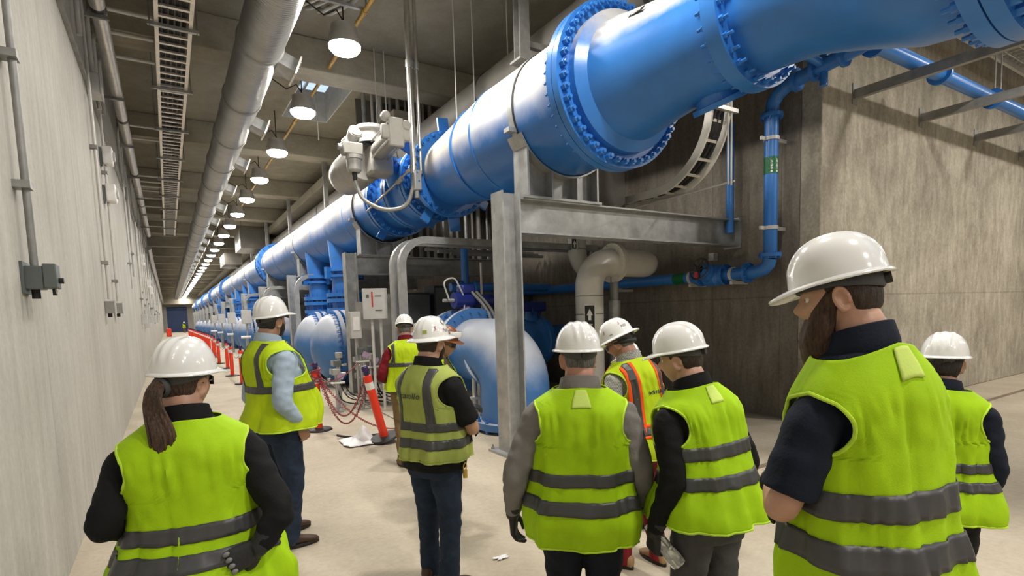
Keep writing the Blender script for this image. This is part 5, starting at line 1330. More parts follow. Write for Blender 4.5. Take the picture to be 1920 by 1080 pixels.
def make_hat(T, root, style='cap', mat='hat', pitch=0, lift=.050, stickers=()):
    R = Matrix.Rotation(rad(pitch), 4, 'X'); G = T @ Matrix.Translation((0, -.004, lift)) @ R
    A, Bq, Hh = .108, .126, .132
    def shell(a, t, off=0.0):
        # a from the back; t 0 rim .. 1 apex
        th = t * PI / 2; rr = cos(th) ** .78; zz = sin(th) ** 1.05
        ca, sa = -cos(a), sin(a)
        x, y = (A + off) * rr * sa, (Bq + off) * rr * ca
        z = (Hh + off) * zz
        fade = sstep(.12, .34, t)
        rg = .0048 * (g2(x, .008) + g2(x - .034, .0065) + g2(x + .034, .0065)) * fade * (1 if style == 'cap' else .8)
        n = Vector((x / A ** 2, y / Bq ** 2, z / Hh ** 2)).normalized()
        return Vector((x, y, z)) + n * rg
    mb = MB(); nu, nv = 140, 44; vs = []; fs = []
    for j in range(nv + 1):
        t = j / nv * .999
        for i in range(nu): vs.append(G @ shell(2 * PI * i / nu, t))
    for j in range(nv):
        for i in range(nu): fs.append((j * nu + i, j * nu + (i + 1) % nu, (j + 1) * nu + (i + 1) % nu, (j + 1) * nu + i))
    # brim ring
    ns = 6; base = len(vs)
    def ext(a):
        f = abs(math.atan2(sin(a), -cos(a)))  # 0 at the front
        if style == 'cap': return .011 + .050 * (1 - sstep(.35, 1.25, f))
        return .042 + .014 * (1 - sstep(0, 1.4, f))
    for i in range(nu):
        a = 2 * PI * i / nu; e = ext(a) * .92; q = shell(a, 0); o = Vector((sin(a), -cos(a), 0)); dz = -.30 * e if style == 'cap' else -.36 * e
        prof = [(0, .006), (e * .55, .004 + dz * .45), (e, .003 + dz), (e + .002, dz - .001), (e, dz - .005), (e * .5, dz * .5 - .004), (-.004, -.004), (-.006, .004)]
        for (r_, z_) in prof: vs.append(G @ (q + o * r_ + Vector((0, 0, z_))))
    m = 8
    for i in range(nu):
        i2 = (i + 1) % nu
        for k in range(m): fs.append((base + i * m + k, base + i * m + (k + 1) % m, base + i2 * m + (k + 1) % m, base + i2 * m + k))
    ho = pb(mb.add(vs, fs), 'hard_hat', V[mat], root, 40)
    # suspension band seen under the rim
    sb = MB(); vs = []; fs = []; n = 60
    for i in range(n):
        a = 2 * PI * i / n; bk = .5 + .5 * cos(a); rx, ry = .084, .104
        for (r_, z_) in ((0, .012), (.004, .006), (.004, -.012 - .028 * bk ** 2), (0, -.014 - .030 * bk ** 2), (-.004, 0)):
            vs.append(G @ Vector(((rx + r_) * sin(a), -(ry + r_) * cos(a), z_)))
    for i in range(n):
        for k in range(5): fs.append((i * 5 + k, i * 5 + (k + 1) % 5, ((i + 1) % n) * 5 + (k + 1) % 5, ((i + 1) % n) * 5 + k))
    pb(sb.add(vs, fs), 'suspension_band', V['bandg'], ho)
    kn = MB(); kn.cyl(G @ Vector((0, -.106, -.022)), G @ Vector((0, -.124, -.022)), .016, n=16); pb(kn, 'ratchet_knob', V['band'], ho)
    for (a, t, kind, arg, size, m_) in stickers:
        a = rad(a); p = shell(a, t, .0015); px = shell(a + .02, t, .0015); py = shell(a, t + .02, .0015)
        xx = (px - p).normalized(); yy = (py - p); yy = (yy - xx * yy.dot(xx)).normalized(); nn = xx.cross(yy)
        if nn.dot(p) < 0: xx = -xx; nn = -nn
        M4 = basis(p, xx, yy)
        if kind == 'text':
            text(arg, size, V[m_], ho, G @ M4, 'sticker', .0006, shear=.25, local=True)
        else:
            q = MB()
            if kind == 'disc': q.lathe([(1e-4, .001), (size, .001), (size, -.003)], (0, 0, 0), (0, 0, 1), 24)
            elif kind == 'ring': q.lathe([(size * .78, .0015), (size, .0015), (size, -.002), (size * .78, -.002)], (0, 0, 0), (0, 0, 1), 28, True)
            else: q.bx(-size, size, -size * arg, size * arg, -.003, .0012)
            pb(q, 'sticker', V[m_], ho, M4=G @ M4)
    return ho, G

def make_person(label, loc, heading, h, girth=1.0, belly=0, lean=0, side=0, twist=0, seed=1, shoulders=1.0,
                arms=None, legs=None, head=(0, 0, 0), hat='cap', hatmat='hat', hat_pitch=0, stickers=(), hair='short', hairmat='hbrown', beard=None, skin='skin',
                shirt='blackc', sleeve=('long', 'long'), trousers='jean', shoes='boot', vest={}, gloves=(True, True), collar='shirt', glasses=False, untuck=False, vox=.0065, glove_mat='glove', hands=None, hs=1.0, arm=1.0, drop=.018, neck_fwd=.02, detail=True):
    root = thing('person', label, 'person', loc); root.rotation_euler = (0, 0, -rad(heading))
    B = Body(h, girth, belly, lean, side, twist, seed, shoulders, drop); k = B.k; P = {}
    # head frame
    Rt = B.rot(); yaw, pit, rol = (rad(q) for q in head)
    nb = B.warp(Vector((0, -.004, 1.545)) * k)
    Rh = Matrix.Rotation(-rad(twist) - yaw, 3, 'Z') @ Matrix.Rotation(pit, 3, 'X') @ Matrix.Rotation(rol, 3, 'Y')
    Rn = Matrix.Rotation(-B.lean * .8, 3, 'X') @ Matrix.Rotation(B.side * .8, 3, 'Y')
    hcp = nb + Rn @ Vector((0, neck_fwd, .045)) * k + Rh @ Vector((0, .018, .042)) * k
    T = Matrix.Translation(hcp) @ Rh.to_4x4() @ Matrix.Scale(k * hs, 4)
    # arms
    A = {}
    for sg, nm in ((1, 'R'), (-1, 'L')):
        sh = B.warp(Vector((sg * .172 * (.5 * shoulders + .5 * girth), -.010, 1.385 - drop * .9)) * k)
        el, wr, hd, bn, cu = arms[nm]
        A[nm] = (sh, Vector(el) * k, Vector(wr) * k, Vector(hd), Vector(bn), cu)
    legs = legs or {'R': ((.10, .015, .49), (.105, -.01, .085), 8), 'L': ((-.10, .015, .49), (-.105, -.01, .085), -8)}
    # ---- continuous body
    nk = .5 + .5 * girth
    mb = MB(); head_mesh(mb, T)
    limb(mb, [B.warp(Vector((0, -.012, 1.44)) * k), nb + Rn @ Vector((0, -.006, .0)) * k, hcp + Rh @ Vector((0, -.022, -.05)) * k, hcp + Rh @ Vector((0, -.015, .0)) * k], [.074 * k * nk, .064 * k * nk, .062 * k * nk, .055 * k], 22)
    loft(mb, [[B.S(2 * PI * i / 28, z, -.012) for i in range(28)] for z in np.linspace(.80, 1.50, 22)])
    for nm in 'RL':
        sh, el, wr, hd, bn, cu = A[nm]
        m1 = sh.lerp(el, .5); m2 = el.lerp(wr, .35)
        gl_ = gloves[0] if nm == 'R' else gloves[1]
        limb(mb, [sh, m1, el, m2, el.lerp(wr, .93), wr + hd.normalized() * (-.01 if gl_ else .03)], [.050 * k, .046 * k * (.4 + .6 * girth), .042 * k * (.5 + .5 * girth), .043 * k * (.4 + .6 * girth), .027 * k, (.018 if gl_ else .025) * k], 18)
        kn, an, fy = legs[nm]; sg = 1 if nm == 'R' else -1
        hip = Vector((sg * .085, 0, .88)) * k; kn_, an_ = Vector(kn) * k, Vector(an) * k
        limb(mb, [hip, hip.lerp(kn_, .5), kn_, kn_.lerp(an_, .35), an_, an_ + Vector((0, 0, -.05)) * k], [.085 * k, .072 * k, .052 * k, .052 * k, .036 * k, .04 * k], 16)
        if not (gloves[0] if nm == 'R' else gloves[1]):
            hand_mesh(mb, wr, axes(hd, bn), cu, 1 if nm == 'L' else -1, k)
    body = pm(fuse(mb, vox, 2, .4), 'body', V[skin], root)
    for sx in (-1, 1):
        e = MB(); ellipsoid(e, (sx * .031, .0685, .011), (.0125, .0125, .0125)); eo = pb(e, 'eye', V['eye'], root, M4=T)
        e = MB(); ellipsoid(e, (sx * .0315, .0785, .011), (.0055, .004, .0055)); pb(e, 'iris', V['iris'], eo, M4=T)
    # ---- hair and beard
    if hair:
        def el_(a):
            f = abs(math.atan2(sin(a), cos(a)))   # 0 back .. pi front
            base = {'short': -.74, 'crop': -.70, 'bob': -1.05}[hair]
            v = base + (0.10 - base) * sstep(.85, 1.45, f)
            v += (.62) * sstep(1.75, 2.15, f)
            return v
        tk = {'short': .009, 'crop': .005, 'bob': .018}.get(hair, .009)
        ho = pb(cap_grid(T, el_, tk, seed, .0022), 'hair', V[hairmat], root, 70)
        if hair == 'pony':
            pass
    if hair == 'ponytail' or P.get('pony'): pass
    if beard:
        length, bm = beard
        big = length > .03
        def up(a):
            f = abs(math.atan2(sin(a), -cos(a)))   # 0 at the face
            return float(np.interp(f, [0, .22, .38, .62, .9, 1.15, 1.35, 1.6], [-.36, -.34, -.36, -.30, -.16, .04, .22, .30] if big else [-.40, -.37, -.42, -.40, -.24, -.08, .10, .2]))
        def lo(a):
            f = abs(math.atan2(sin(a), -cos(a))); return float(np.interp(f, [0, .7, 1.15, 1.4, 1.6], [-1.45, -1.38, -1.05, -.55, .0]))
        def dn(a, e):
            f = abs(math.atan2(sin(a), -cos(a))); w_ = (1 - sstep(.55, 1.45, f)) * sstep(.25, .95, -e); return Vector((0, .10, -1)) * length * w_
        def th(a, e):
            f = abs(math.atan2(sin(a), -cos(a))); return (.010 if big else .006) + min(.030, length * .35) * (1 - sstep(1.1, 1.55, f)) * sstep(.1, .5, -e)
        mo = g = cap_grid(T, lo, th, seed + 5, .004, up, 80, 30, PI - 1.6, PI + 1.6, False, dn)
        bo = pb(g, 'beard', V[bm], root, 70)
    # ---- shirt
    mb = MB(); top = 1.515
    loft(mb, [[B.S(2 * PI * i / 40, z, .004 + (.004 if z < 1.3 else 0) + (.016 * (1 - sstep(.9, 1.05, z)) if untuck else 0)) for i in range(40)] for z in np.linspace(.83 if untuck else .93, top, 30)])
    for nm, sl in (('R', sleeve[0]), ('L', sleeve[1])):
        sh, el, wr, hd, bn, cu = A[nm]; gq = (.35 + .65 * girth) * arm
        inn = B.warp(Vector(((1 if nm == 'R' else -1) * .10, -.01, 1.375 - drop * .5)) * k)
        if sl == 'long':
            m1 = sh.lerp(el, .5); m2 = el.lerp(wr, .4)
            limb(mb, [inn, sh, m1, el, m2, wr], [.060 * k, .068 * k * gq, .065 * k * gq, .058 * k * gq, .052 * k * gq, .040 * k], 20, round_ends=False)
        else:
            q = sh.lerp(el, .86); limb(mb, [inn, sh, sh.lerp(el, .5), q], [.060 * k, .070 * k * gq, .072 * k * gq, .072 * k * gq], 20, round_ends=False)
    so = pm(fuse(mb, .009, 5, .5, .008 if sleeve[0] == 'long' else .006, seed, 14.0), 'shirt', V[shirt], root)
    if collar:
        cb = MB(); rings = []
        for (z, off, n_) in ((1.490, .024, 0), (1.520, .024, 0), (1.552, .016, 0), (1.568, .012, 0), (1.570, .007, 0), (1.555, .003, 0), (1.50, .004, 0)):
            rr = []
            for i in range(36):
                ph = 2 * PI * i / 36; fr = g2(math.atan2(sin(ph), -cos(ph)), .5); zz_ = z - .030 * fr - .038 * (.5 + .5 * math.cos(ph - PI))
                a_, b_, c_ = .070 * nk + off, .068 * nk + off, -.008
                rr.append(B.warp(Vector((a_ * sin(ph), c_ - b_ * cos(ph), zz_)) * k))
            rings.append(rr)
        loft(cb, rings, False); pb(cb, 'collar', V[shirt], so, 50)
    if sleeve[0] == 'long' and not gloves[0] and not hands: pass
    # ---- trousers
    mb = MB()
    loft(mb, [[B.S(2 * PI * i / 36, z, .010) for i in range(36)] for z in np.linspace(.78, 1.0, 10)])
    for nm in 'RL':
        kn, an, fy = legs[nm]; sg = 1 if nm == 'R' else -1; gq = .4 + .6 * girth
        hip = Vector((sg * .085 * gq, -.005, .90)) * k; kn_, an_ = Vector(kn) * k, Vector(an) * k
        limb(mb, [hip, hip.lerp(kn_, .35), hip.lerp(kn_, .7), kn_, kn_.lerp(an_, .4), an_, an_ + Vector((0, .005, -.045)) * k], [.100 * k * gq, .096 * k * gq, .082 * k * gq, .070 * k * gq, .068 * k, .064 * k, .070 * k], 22, round_ends=False)
    pm(fuse(mb, .010, 4, .5, .010, seed + 3, 7.0), 'trousers', V[trousers], root)
    # ---- shoes
    for nm in 'RL':
        kn, an, fy = legs[nm]; an_ = Vector(an) * k; Ry = Matrix.Rotation(-rad(fy), 3, 'Z'); o = Vector((an_.x, an_.y, 0))
        mb = MB(); rings = []
        for (y, wx, ht) in ((-.075, .020, .075), (-.068, .034, .095), (-.03, .040, .115), (.01, .040, .118), (.05, .040, .092), (.09, .044, .074), (.13, .047, .062), (.165, .041, .052), (.187, .026, .042), (.194, .01, .034)):
            rings.append([o + Ry @ (Vector((wx * math.copysign(abs(cos(t)) ** .75, cos(t)), y, .018 + (ht - .018) * (.5 + .5 * math.copysign(abs(sin(t)) ** .8, sin(t))))) * k) for t in np.linspace(0, 2 * PI, 21)[:-1]])
        loft(mb, rings); sh_o = pb(mb, 'shoe', V[shoes], root, 60)
        mb = MB(); rings = []
        for z in (0, .004, .02, .026):
            w_ = .004 if z in (.004, .02) else 0
            rings.append([o + Ry @ (Vector(((.042 + w_) * sin(t) * (1 + .12 * cos(t)) * (.96 if cos(t) < 0 else 1), .058 + (.136 + w_) * cos(t), z)) * k) for t in np.linspace(0, 2 * PI, 33)[:-1]])
        loft(mb, rings); pb(mb, 'sole', V['sole'], sh_o, 50)
    # ---- vest, hat, gloves
    if vest is not None: make_vest(P, B, root, **vest)
    hb, G = (None, None)
    if hat: hb, G = make_hat(T, root, hat, hatmat, hat_pitch, stickers=stickers)
    for nm, on in (('R', gloves[0]), ('L', gloves[1])):
        if not on: continue
        sh, el, wr, hd, bn, cu = A[nm]
        mb = MB(); hand_mesh(mb, wr, axes(hd, bn), cu, 1 if nm == 'L' else -1, k * 1.1)
        ap = (wr - el).normalized(); limb(mb, [wr - ap * .055 * k, wr, wr + hd.normalized() * .02], [.043 * k, .036 * k, .031 * k], 16, round_ends=False)
        pm(fuse(mb, .0042, 2, .4), 'glove', V[glove_mat], root)
    if glasses:
        gl = MB()
        for sx in (-1, 1):
            gl.tube([(sx * .062, .072, .014), (sx * .080, .03, .012), (sx * .082, -.01, .008)], .0022, 6)
            vs = []; fs = []
            for i in range(7):
                a = .08 + .62 * i / 6
                for z in (.030, .018, .002, -.010): vs.append((sx * .088 * sin(a) * 1.05, .108 * cos(a) + .002, z * (1 - .25 * (i / 6) ** 2)))
            for i in range(6):
                for q in range(3): fs.append((i * 4 + q, i * 4 + q + 1, i * 4 + 5 + q, i * 4 + 4 + q))
            gl.add(vs, fs)
        pb(gl, 'safety_glasses', V['lensd'], root, M4=T)
    P.update(root=root, B=B, T=T, G=G, A=A, hat=hb, k=k)
    return P

CURL = (.35, .5, .4); FIST = (1.0, 1.2, .7)
def hang(x, fwd=.03, out=.0):
    sg = 1 if x > 0 else -1
    return ((x, -.03, 1.10), (x + sg * out, fwd, .855), (sg * -.06, .10, -1), (sg, .15, 0), CURL)
# ---------------------------------------------------------------- the group
P1 = make_person('woman with a brown ponytail, hands on hips, lime vest over black sleeves', (.042, 2.26, 0), 6, 1.65, 1.2, .02, 0, -2, seed=1, arm=.86,
    arms={'R': ((.285, -.19, 1.14), (.205, -.225, 1.03), (-1, -.12, -.35), (.1, -1, .25), (.75, .9, .6)), 'L': ((-.275, -.13, 1.18), (-.24, .14, 1.06), (.9, .25, -.3), (-.2, .95, .3), (.4, .5, .4))},
    head=(34, -2, 2), hat='cap', hat_pitch=2, hair='short', hairmat='hpony', vest=dict(hem=.78, stripes=((.985, 1.045), (1.08, 1.14)), loose=.05, flare=.075, label_tag=False), trousers='blackp', vox=.006, glasses=True)
# ponytail
T = P1['T']; mb = MB(); rng = random.Random(4)
c0 = T @ Vector((0, -.10, -.005)); Rr = T.to_3x3()
for j in range(70):
    a = rng.uniform(0, 2 * PI); r = .030 * math.sqrt(rng.random()); dx, dz = r * cos(a), r * sin(a); ln_ = rng.uniform(.27, .36)
    pts = [c0 + Rr @ Vector((dx * .5, .015, dz * .5)), c0 + Rr @ Vector((dx * .7, -.035, dz * .6 + .008)), c0 + Rr @ Vector((dx * 1.1, -.062, -.05 + dz * .3)), c0 + Vector((dx * 1.25 - .012, -.075 + dz * .9, -.16)), c0 + Vector((dx * .9 - .015, -.065 + dz * .6, -ln_))]
    o, rr = spline(pts, [.007, .008, .008, .007, .002], 5); mb.tube(o, rr, 6)
pb(mb, 'ponytail', V['hpony'], P1['root'], 60)
mb = MB(); mb.lathe([(.024, -.012), (.034, -.006), (.036, .004), (.028, .012)], c0 + Rr @ Vector((0, -.022, .004)), Rr @ Vector((0, -1, -.1)), 20, True); pb(mb, 'hair_tie', V['bandg'], P1['root'])
for q in (P1,):
    a_ = q['A']['R']; w_, R_ = a_[2], axes(a_[3], a_[4]); kk = q['k'] * 1.1; kb = MB()
    for x in (.032, .011, -.0105, -.031): ellipsoid(kb, w_ + R_ @ (Vector((x, .094, .013)) * kk), (.009, .012, .006), R_, 10, 6)
    pb(kb, 'knuckle_pads', V['gloveg'], q['root'])

P2 = make_person('tall man in a light blue shirt and jeans standing beside the orange posts', (.66, 4.47, 0), 72, 1.865, 1.16, .10, -2, seed=2,
    arms={'R': ((.265, -.09, 1.09), (.225, .05, .90), (-.15, .45, -1), (1, .1, 0), (.4, .5, .4)), 'L': ((-.265, -.06, 1.09), (-.215, .06, .90), (.15, .45, -1), (-1, .1, 0), (.4, .5, .4))},
    legs={'R': ((.11, .03, .49), (.115, -.02, .085), 12), 'L': ((-.12, .03, .49), (-.16, .10, .085), -6)},
    head=(-14, 2, 0), hat='cap', hat_pitch=6, hair='short', hairmat='hblack', beard=(.006, 'hblack'), skin='skint', shirt='bluec', trousers='jean', gloves=(False, False),
    vest=dict(mat='lime2', hem=.885, stripes=((1.145, 1.195),), vert=(1.17, .085, .125), label_tag=False, open_front=.35, loose=.035, flare=.03))

P3 = make_person('man with dark red sleeves and khaki trousers, back turned, by the leaning post', (2.3, 5.96, 0), 14, 1.715, 1.12, .02, 4, seed=3,
    arms={'L': ((-.30, -.02, 1.10), (-.20, .20, 1.0), (.3, .8, -.2), (-.5, .3, .8), CURL), 'R': hang(.27, .06)},
    head=(10, -4, 0), hat='cap', hat_pitch=-14, hair='crop', hairmat='hgrey', skin='skinr', shirt='redc', trousers='khaki', gloves=(False, False),
    vest=dict(mat='lime2', hem=.93, stripes=((1.20, 1.245),), vert=(1.22, .135, .172), label_tag=False, loose=.03))

P4 = make_person('bearded man in jeans with crossed arms and a sticker covered full brim hard hat', (1.36, 3.13, 0), 68, 1.69, 1.12, .05, -1, seed=4,
    arms={'R': ((.265, .085, 1.10), (.03, .25, 1.085), (-1, .05, .05), (.1, 1, .2), (.3, .3, .2)), 'L': ((-.25, .09, 1.10), (.0, .285, 1.05), (1, .1, -.1), (-.1, 1, .2), (.3, .4, .3))},
    legs={'R': ((.10, .02, .49), (.11, -.02, .085), 6), 'L': ((-.11, .03, .49), (-.13, .05, .085), -10)},
    head=(-2, 1, 0), untuck=True, hat='brim', hat_pitch=3, hair='short', hairmat='hbrown', beard=(.012, 'hbrown'), shirt='blackc', sleeve=('short', 'short'), trousers='jean', gloves=(False, True),
    vest=dict(mat='pale', hem=.905, stripes=((1.095, 1.15), (.985, 1.045)), vert=(1.12, .088, .138), label_tag=False, loose=.02, flare=.005),
    stickers=((62, .30, 'text', '5', .038, 'red'), (92, .20, 'text', '7', .034, 'red'), (108, .20, 'bar', .45, .018, 'inkg'), (108, .50, 'ring', 0, .020, 'inkg'), (108, .50, 'disc', 0, .014, 'hat'), (140, .33, 'disc', 0, .015, 'inkg'), (28, .22, 'bar', .8, .014, 'pale')))
B4 = P4['B']; wf = P4['wob']
def on_vest(B, wf, phi, z, off=.006):
    p = B.S(phi, z, off, wob=wf); px = B.S(phi + .02, z, off, wob=wf); pz = B.S(phi, z + .01, off, wob=wf); return basis(p, px - p, pz - p)
def vest_place(me, P, x0, z0, off=.010):
    B, wf = P['B'], P['wob']; k = B.k
    for v in me.vertices:
        x = x0 + v.co.x / k; z = z0 + v.co.y / k; a = B.sect(z)[0] + .03; ph = math.copysign(math.asin(min(1, abs(x) / a) ** (2.35 / 2)), x)
        v.co = B.S(ph, z, off + v.co.z, wob=wf)
    me.update()
me = text_mesh('carollo', .056, .0006, shear=.3); vest_place(me, P4, -.015, 1.325); pm(me, 'vest_lettering', V['ink'], P4['vest'], 30)
mb = MB()
for r0_, r1_ in ((.030, .024), (.020, .014)):
    vs = []; fs = []
    for i in range(9):
        t = PI * .5 + PI * i / 8 * .8
        vs += [(r0_ * 1.2 * cos(t), r0_ * .7 * sin(t), .002), (r1_ * 1.2 * cos(t), r1_ * .7 * sin(t), .002)]
    for i in range(8): fs.append((2 * i, 2 * i + 1, 2 * i + 3, 2 * i + 2))
    mb.add(vs, fs)
eo = pb(mb, 'vest_emblem', V['ink'], P4['vest']); vest_place(eo.data, P4, -.125, 1.33)
mb = MB(); mb.tube([B4.S(1.9, z, .035) for z in (1.20, 1.10, 1.0, .97)] + [B4.S(2.1, z, .05) for z in (1.0, 1.05, 1.10)], .006, 6); pb(mb, 'side_cord', V['band'], P4['vest'])
yc = MB(); c_ = B4.S(1.75, .88, .03); yc.lathe([(.022, -.004), (.028, 0), (.022, .004), (.018, 0)], c_ + Vector((0, 0, -.03)), (1, .3, 0), 16, True); yc.cyl(c_ + Vector((0, 0, -.05)), c_ + Vector((0, 0, -.10)), .014); pb(yc, 'belt_clip', V['yell'], P4['root'])

P5 = make_person('person in a brown hard hat with white goggles, behind the man in jeans', (1.89, 4.27, 0), 128, 1.62, 1.08, 0, 6, seed=5,
    arms={'R': ((.25, .02, 1.08), (.10, .29, 1.06), (-.4, .9, .0), (.2, .2, 1), CURL), 'L': ((-.25, .02, 1.08), (-.10, .29, 1.04), (.4, .9, 0), (-.2, .2, 1), CURL)},
    head=(6, -10, 0), hat='cap', hatmat='hatb', hat_pitch=2, hair='bob', hairmat='hauburn', skin='skint', shirt='brownc', trousers='blackp', glasses=True, vox=.005,
    vest=dict(mat='lime', hem=.86, stripes=((1.0, 1.05), (1.12, 1.17)), label_tag=False, open_front=.25))
G = P5['G']; mb = MB(); n = 26; vs = []; fs = []
for i in range(n + 1):
    a = -1.0 + 2.0 * i / n
    for (r_, z_) in ((.004, .030), (.022, .036), (.026, .058), (.020, .082), (.004, .086)): vs.append(Vector(((.113 + r_) * sin(a), (.134 + r_) * cos(a), z_)))
for i in range(n):
    for k in range(4): fs.append((i * 5 + k, i * 5 + k + 1, i * 5 + 6 + k, i * 5 + 5 + k))
pb(mb.add(vs, fs), 'goggles', V['hat'], P5['root'], M4=G)
mb = MB(); mb.tube([Vector(((.116) * sin(a), -(.139) * cos(a), .055)) for a in np.linspace(-2.0, 2.0, 40)], .007, 6); pb(mb, 'goggle_strap', V['band'], P5['root'], M4=G)
mb = MB()
for nm in 'RL':
    a_ = P5['A'][nm]; d_ = (a_[2] - a_[1]).normalized(); mb.cyl(a_[2] - d_ * .07, a_[2] - d_ * .015, .05, .042, 18)
pb(mb, 'pale_cuffs', V['bluec'], P5['root'])

P6 = make_person('man in a grey shirt seen straight from behind, black gloves hanging at his sides', (1.545, 1.90, 0), 37, 1.65, 1.22, .02, 0, seed=6,
    arms={'R': ((.275, -.03, 1.10), (.265, .05, .86), (-.05, .18, -1), (1, .1, 0), (.5, .7, .5)), 'L': ((-.315, -.04, 1.10), (-.345, .04, .86), (.02, .15, -1), (-1, .1, 0), (.35, .5, .4))},
    head=(-14, 0, 0), hat='cap', hat_pitch=0, hair='crop', hairmat='hgrey', skin='skinr', shirt='greyc', trousers='jeand',
    vest=dict(hem=.775, stripes=((1.06, 1.12), (.935, 1.0)), loose=.03, flare=.02), vox=.0055)

P7 = make_person('man in brick red trousers and an orange trimmed vest, looking down to the left', (2.61, 2.59, 0), -2, 1.66, 1.05, .02, 7, -4, seed=7,
    arms={'L': ((-.26, .0, 1.10), (-.17, .20, .98), (.2, .8, -.2), (-.5, .3, .8), CURL), 'R': ((.25, .02, 1.1), (.17, .24, 1.0), (-.2, .8, -.1), (.5, .3, .8), CURL)},
    legs={'R': ((.11, .02, .49), (.13, -.05, .085), 8), 'L': ((-.10, .05, .49), (-.11, .06, .085), -10)},
    head=(-20, -26, -4), hat='brim', hat_pitch=0, hair='crop', hairmat='hgrey', skin='skinr', shirt='checkc', trousers='redp', shoes='tan', glasses=True, gloves=(False, False), vox=.0055,
    vest=dict(mat='lime2', hem=.83, stripes=((1.0, 1.05),), vert=(1.02, .10, .142), orange=True, label_tag=False, loose=.025),
    stickers=((250, .30, 'text', '5', .036, 'red'), (318, .42, 'text', '5', .032, 'red'), (330, .26, 'bar', .5, .018, 'inkg'), (276, .12, 'bar', .4, .012, 'inkg')))
mb = MB(); mb.tube([headpt(a, .10 - .28 * (1 - abs(math.atan2(sin(a), cos(a))) / 1.6), .012) for a in np.linspace(-1.6, 1.6, 30)], [.008] * 4 + [.015] * 22 + [.008] * 4, 8); pb(mb, 'glasses_strap', V['band'], P7['root'], M4=P7['T'])
lt_ = P7['B']; mb = MB(); mb.bx(-.022, .022, -.035, .035, 0, .003); pb(mb, 'shoulder_clip', V['grey'], P7['vest'], M4=on_vest(lt_, P7['wob'], -.55, 1.42, .006))
me = bpy.data.meshes.new('m'); mk = marks(8, .13, .03, 9); me.from_pydata(mk.v, [], mk.f); vest_place(me, P7, .045, 1.27); pm(me, 'vest_lettering', V['ink'], P7['vest'], 30)

P8 = make_person('person mostly hidden behind the full brim hard hat of the man in red trousers', (3.17, 3.09, 0), -20, 1.46, 1.12, 0, 10, seed=8,
    arms={'L': hang(-.26, .08), 'R': hang(.26, .08)}, head=(0, -20, 0), hat='cap', hair='crop', hairmat='hblack', shirt='blackc', trousers='blackp', vest=dict(mat='lime2', hem=.80, stripes=((1.02, 1.07), (1.14, 1.19)), label_tag=False), vox=.008)

P9 = make_person('person with long black sleeves and grey trousers holding a clear bottle, looking left', (1.975, 1.55, 0), 4, 1.645, 1.06, 0, 7, -4, seed=9,
    arms={'L': ((-.25, -.03, 1.10), (-.295, .04, .85), (.08, .22, -1), (-1, .1, .1), (.8, .9, .6)), 'R': ((.25, -.02, 1.1), (.22, .12, .88), (-.1, .5, -1), (1, .1, 0), CURL)},
    legs={'R': ((.11, .02, .49), (.12, .0, .085), 8), 'L': ((-.10, .04, .49), (-.12, .0, .085), -8)},
    head=(-26, -10, -2), hat='cap', hat_pitch=0, hair='short', hairmat='hbrown', skin='skin', shirt='blackc', trousers='slate', vox=.0055,
    vest=dict(hem=.895, stripes=((1.19, 1.25), (1.06, 1.12)), loose=.04, flare=.05))

P10 = make_person('tall man with a long beard and navy short sleeves, closest to the camera', (1.70, .765, 0), 12, 1.905, .95, .02, 2, -4, seed=10, hs=.955, shoulders=1.0, drop=.055,
    arms={'L': ((-.275, .03, 1.10), (-.08, .25, 1.08), (.95, .2, -.15), (-.1, 1, .2), (.3, .4, .3)), 'R': ((.25, .08, 1.10), (.03, .25, 1.02), (-1, .0, -.15), (.1, 1, .2), (.3, .3, .2))},
    head=(-37, -10, 3), hat='cap', hat_pitch=-3, hair='short', hairmat='hbrown', beard=(.115, 'hbeard'), skin='skin', shirt='navyc', sleeve=('short', 'short'), trousers='jeand', vox=.0045,
    vest=dict(hem=.76, stripes=((1.085, 1.155), (.96, 1.03)), loose=.045, flare=.03))
# clear earpiece coil behind the neck
cc_ = P10['T'] @ Vector((.03, -.085, -.115)); mb = MB()
mb.tube([cc_ + P10['T'].to_3x3() @ Vector((-.045 + .10 * t + .0, -.004 + .012 * cos(t * 60), .022 * t + .012 * sin(t * 60) + .02)) for t in np.linspace(0, 1, 130)], .0022, 6); pb(mb, 'clear_coil', V['clear'], P10['root'])

P11 = make_person('short person in a white hat half hidden behind the tall bearded man', (3.09, 1.09, 0), 72, 1.55, 1.02, 0, 2, seed=11,
    arms={'L': hang(-.25, .05), 'R': ((.225, .0, 1.09), (.19, .10, .86), (-.1, .3, -1), (1, .1, 0), CURL)},
    head=(10, -2, 0), hat='cap', hat_pitch=0, hair='bob', hairmat='hblack', skin='skint', shirt='navyc', trousers='blackp', vest=dict(hem=.84, stripes=((1.09, 1.14), (1.0, 1.05)), loose=.04, flare=.05), vox=.007)

P12 = make_person('tiny far worker in a vest and white hard hat near the blue roll door', (2.2, 104.7, 0), 175, 1.75, 1.1, 0, 0, seed=12,
    arms={'L': hang(-.26, .05), 'R': hang(.26, .05)}, head=(0, 0, 0), hat='cap', hair='crop', hairmat='hblack', shirt='blackc', trousers='khaki', vest=dict(mat='lime2', hem=.86, stripes=((1.05, 1.1),), label_tag=False), vox=.012)

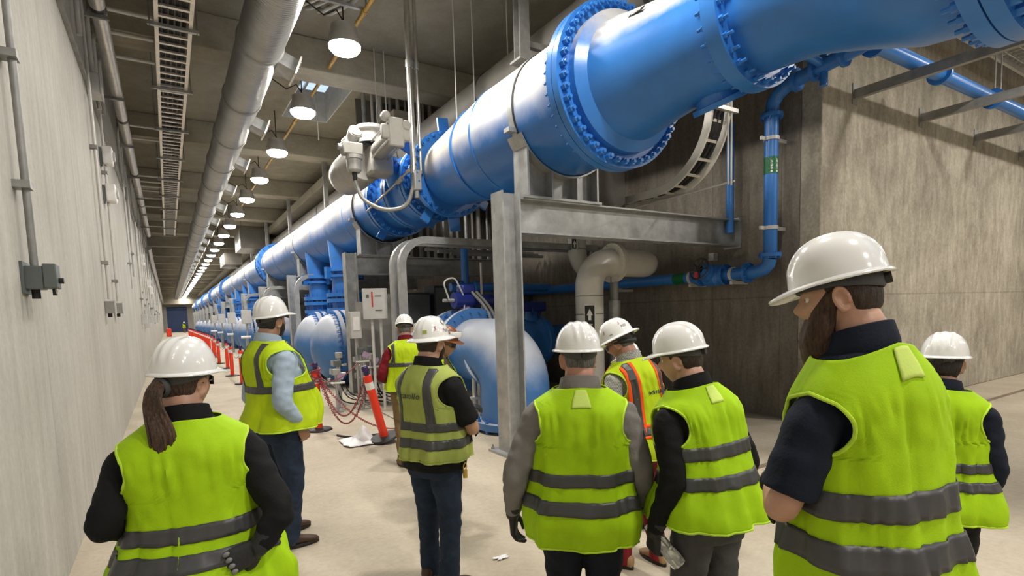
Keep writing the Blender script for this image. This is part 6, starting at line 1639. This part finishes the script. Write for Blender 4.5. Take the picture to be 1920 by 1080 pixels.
# ---- things they hold
a_ = P9['A']['L']; kk = P9['k']; Rz = Matrix.Rotation(-rad(4), 3, 'Z'); R_ = axes(a_[3], a_[4])
loc = Vector((1.975, 1.55, 0)); w_ = loc + Rz @ (a_[2] + R_ @ Vector((0, .085, -.045)) * kk)
bt = thing('water_bottle', 'clear crumpled plastic bottle in the black glove of the person in grey trousers', 'bottle', w_)
dB = Vector((.34, -.58, -.74)).normalized(); w_ = w_ - dB * .025 + Vector((-.005, -.022, 0)); bt.location = w_; mb = MB(); xB, yB, _ = frame_for(dB); vs = []; fs = []
prof = [(.012, -.075), (.013, -.055), (.026, -.035), (.032, -.02), (.031, .0), (.033, .03), (.030, .05), (.033, .08), (.033, .115), (.028, .122), (.003, .118)]
for (r, t) in prof:
    for i in range(28):
        a = 2 * PI * i / 28; rr = r * (1 + (.30 * noise.noise(Vector((cos(a) * 3.5, sin(a) * 3.5, t * 75))) if r > .02 else 0)); vs.append(w_ + dB * t + xB * rr * cos(a) + yB * rr * sin(a))
for j in range(len(prof) - 1):
    for i in range(28): fs.append((j * 28 + i, j * 28 + (i + 1) % 28, (j + 1) * 28 + (i + 1) % 28, (j + 1) * 28 + i))
mb.add(vs, fs).build('bottle_body', V['clear'], bt, angle=25); MB().cyl(w_ - dB * .088, w_ - dB * .07, .0145, n=18).build('cap', V['hat'], bt)
a_ = P3['A']['R']; Rz = Matrix.Rotation(-rad(14), 3, 'Z'); hp_ = Vector((2.3, 5.96, 0)) + Rz @ (a_[2] + Vector((-.005, .04, -.09)) * P3['k'])
for j in range(2):
    mb = MB(); R_ = axes((.25 * (1 if j else -1), -.15, -1), (.6, -1, .1 * j)); hand_mesh(mb, hp_ + Vector((.02 * j - .03, -.035 - .02 * j, -.03)), R_, (.15, .3, .2), 1 if j else -1, 1.15, .12)
    limb(mb, [hp_ + Vector((.02 * j - .03, -.03 - .02 * j, .06)), hp_ + Vector((.02 * j - .03, -.035 - .02 * j, -.03))], [.05, .036], 14, round_ends=False)
    me = fuse(mb, .006, 2, .4); o = bpy.data.objects.new('work_glove', me); me.name = 'work_glove'; COL.objects.link(o); me.materials.append(V['glovew']); me.transform(Matrix.Translation(-hp_)); o.location = hp_
    me.polygons.foreach_set('use_smooth', [True] * len(me.polygons)); tag(o, 'pale leather work glove held low by the man in khaki trousers, %s of two' % ('front' if j else 'back'), 'glove')
# ---------------------------------------------------------------- world, view
w = bpy.data.worlds.new('world'); bpy.context.scene.world = w; w.use_nodes = True
bg = w.node_tree.nodes['Background']; bg.inputs[0].default_value = (0.62, 0.80, 1.0, 1); bg.inputs[1].default_value = 1.6
sc = bpy.context.scene
sc.view_settings.view_transform = 'Standard'; sc.view_settings.look = 'None'; sc.view_settings.exposure = 0.0; sc.view_settings.gamma = 1.0
sc.view_settings.use_curve_mapping = False
sc.cycles.use_denoising = True
sc.cycles.sample_clamp_indirect = 6.0
sc.cycles.max_bounces = 8
sc.cycles.caustics_reflective = False; sc.cycles.caustics_refractive = False
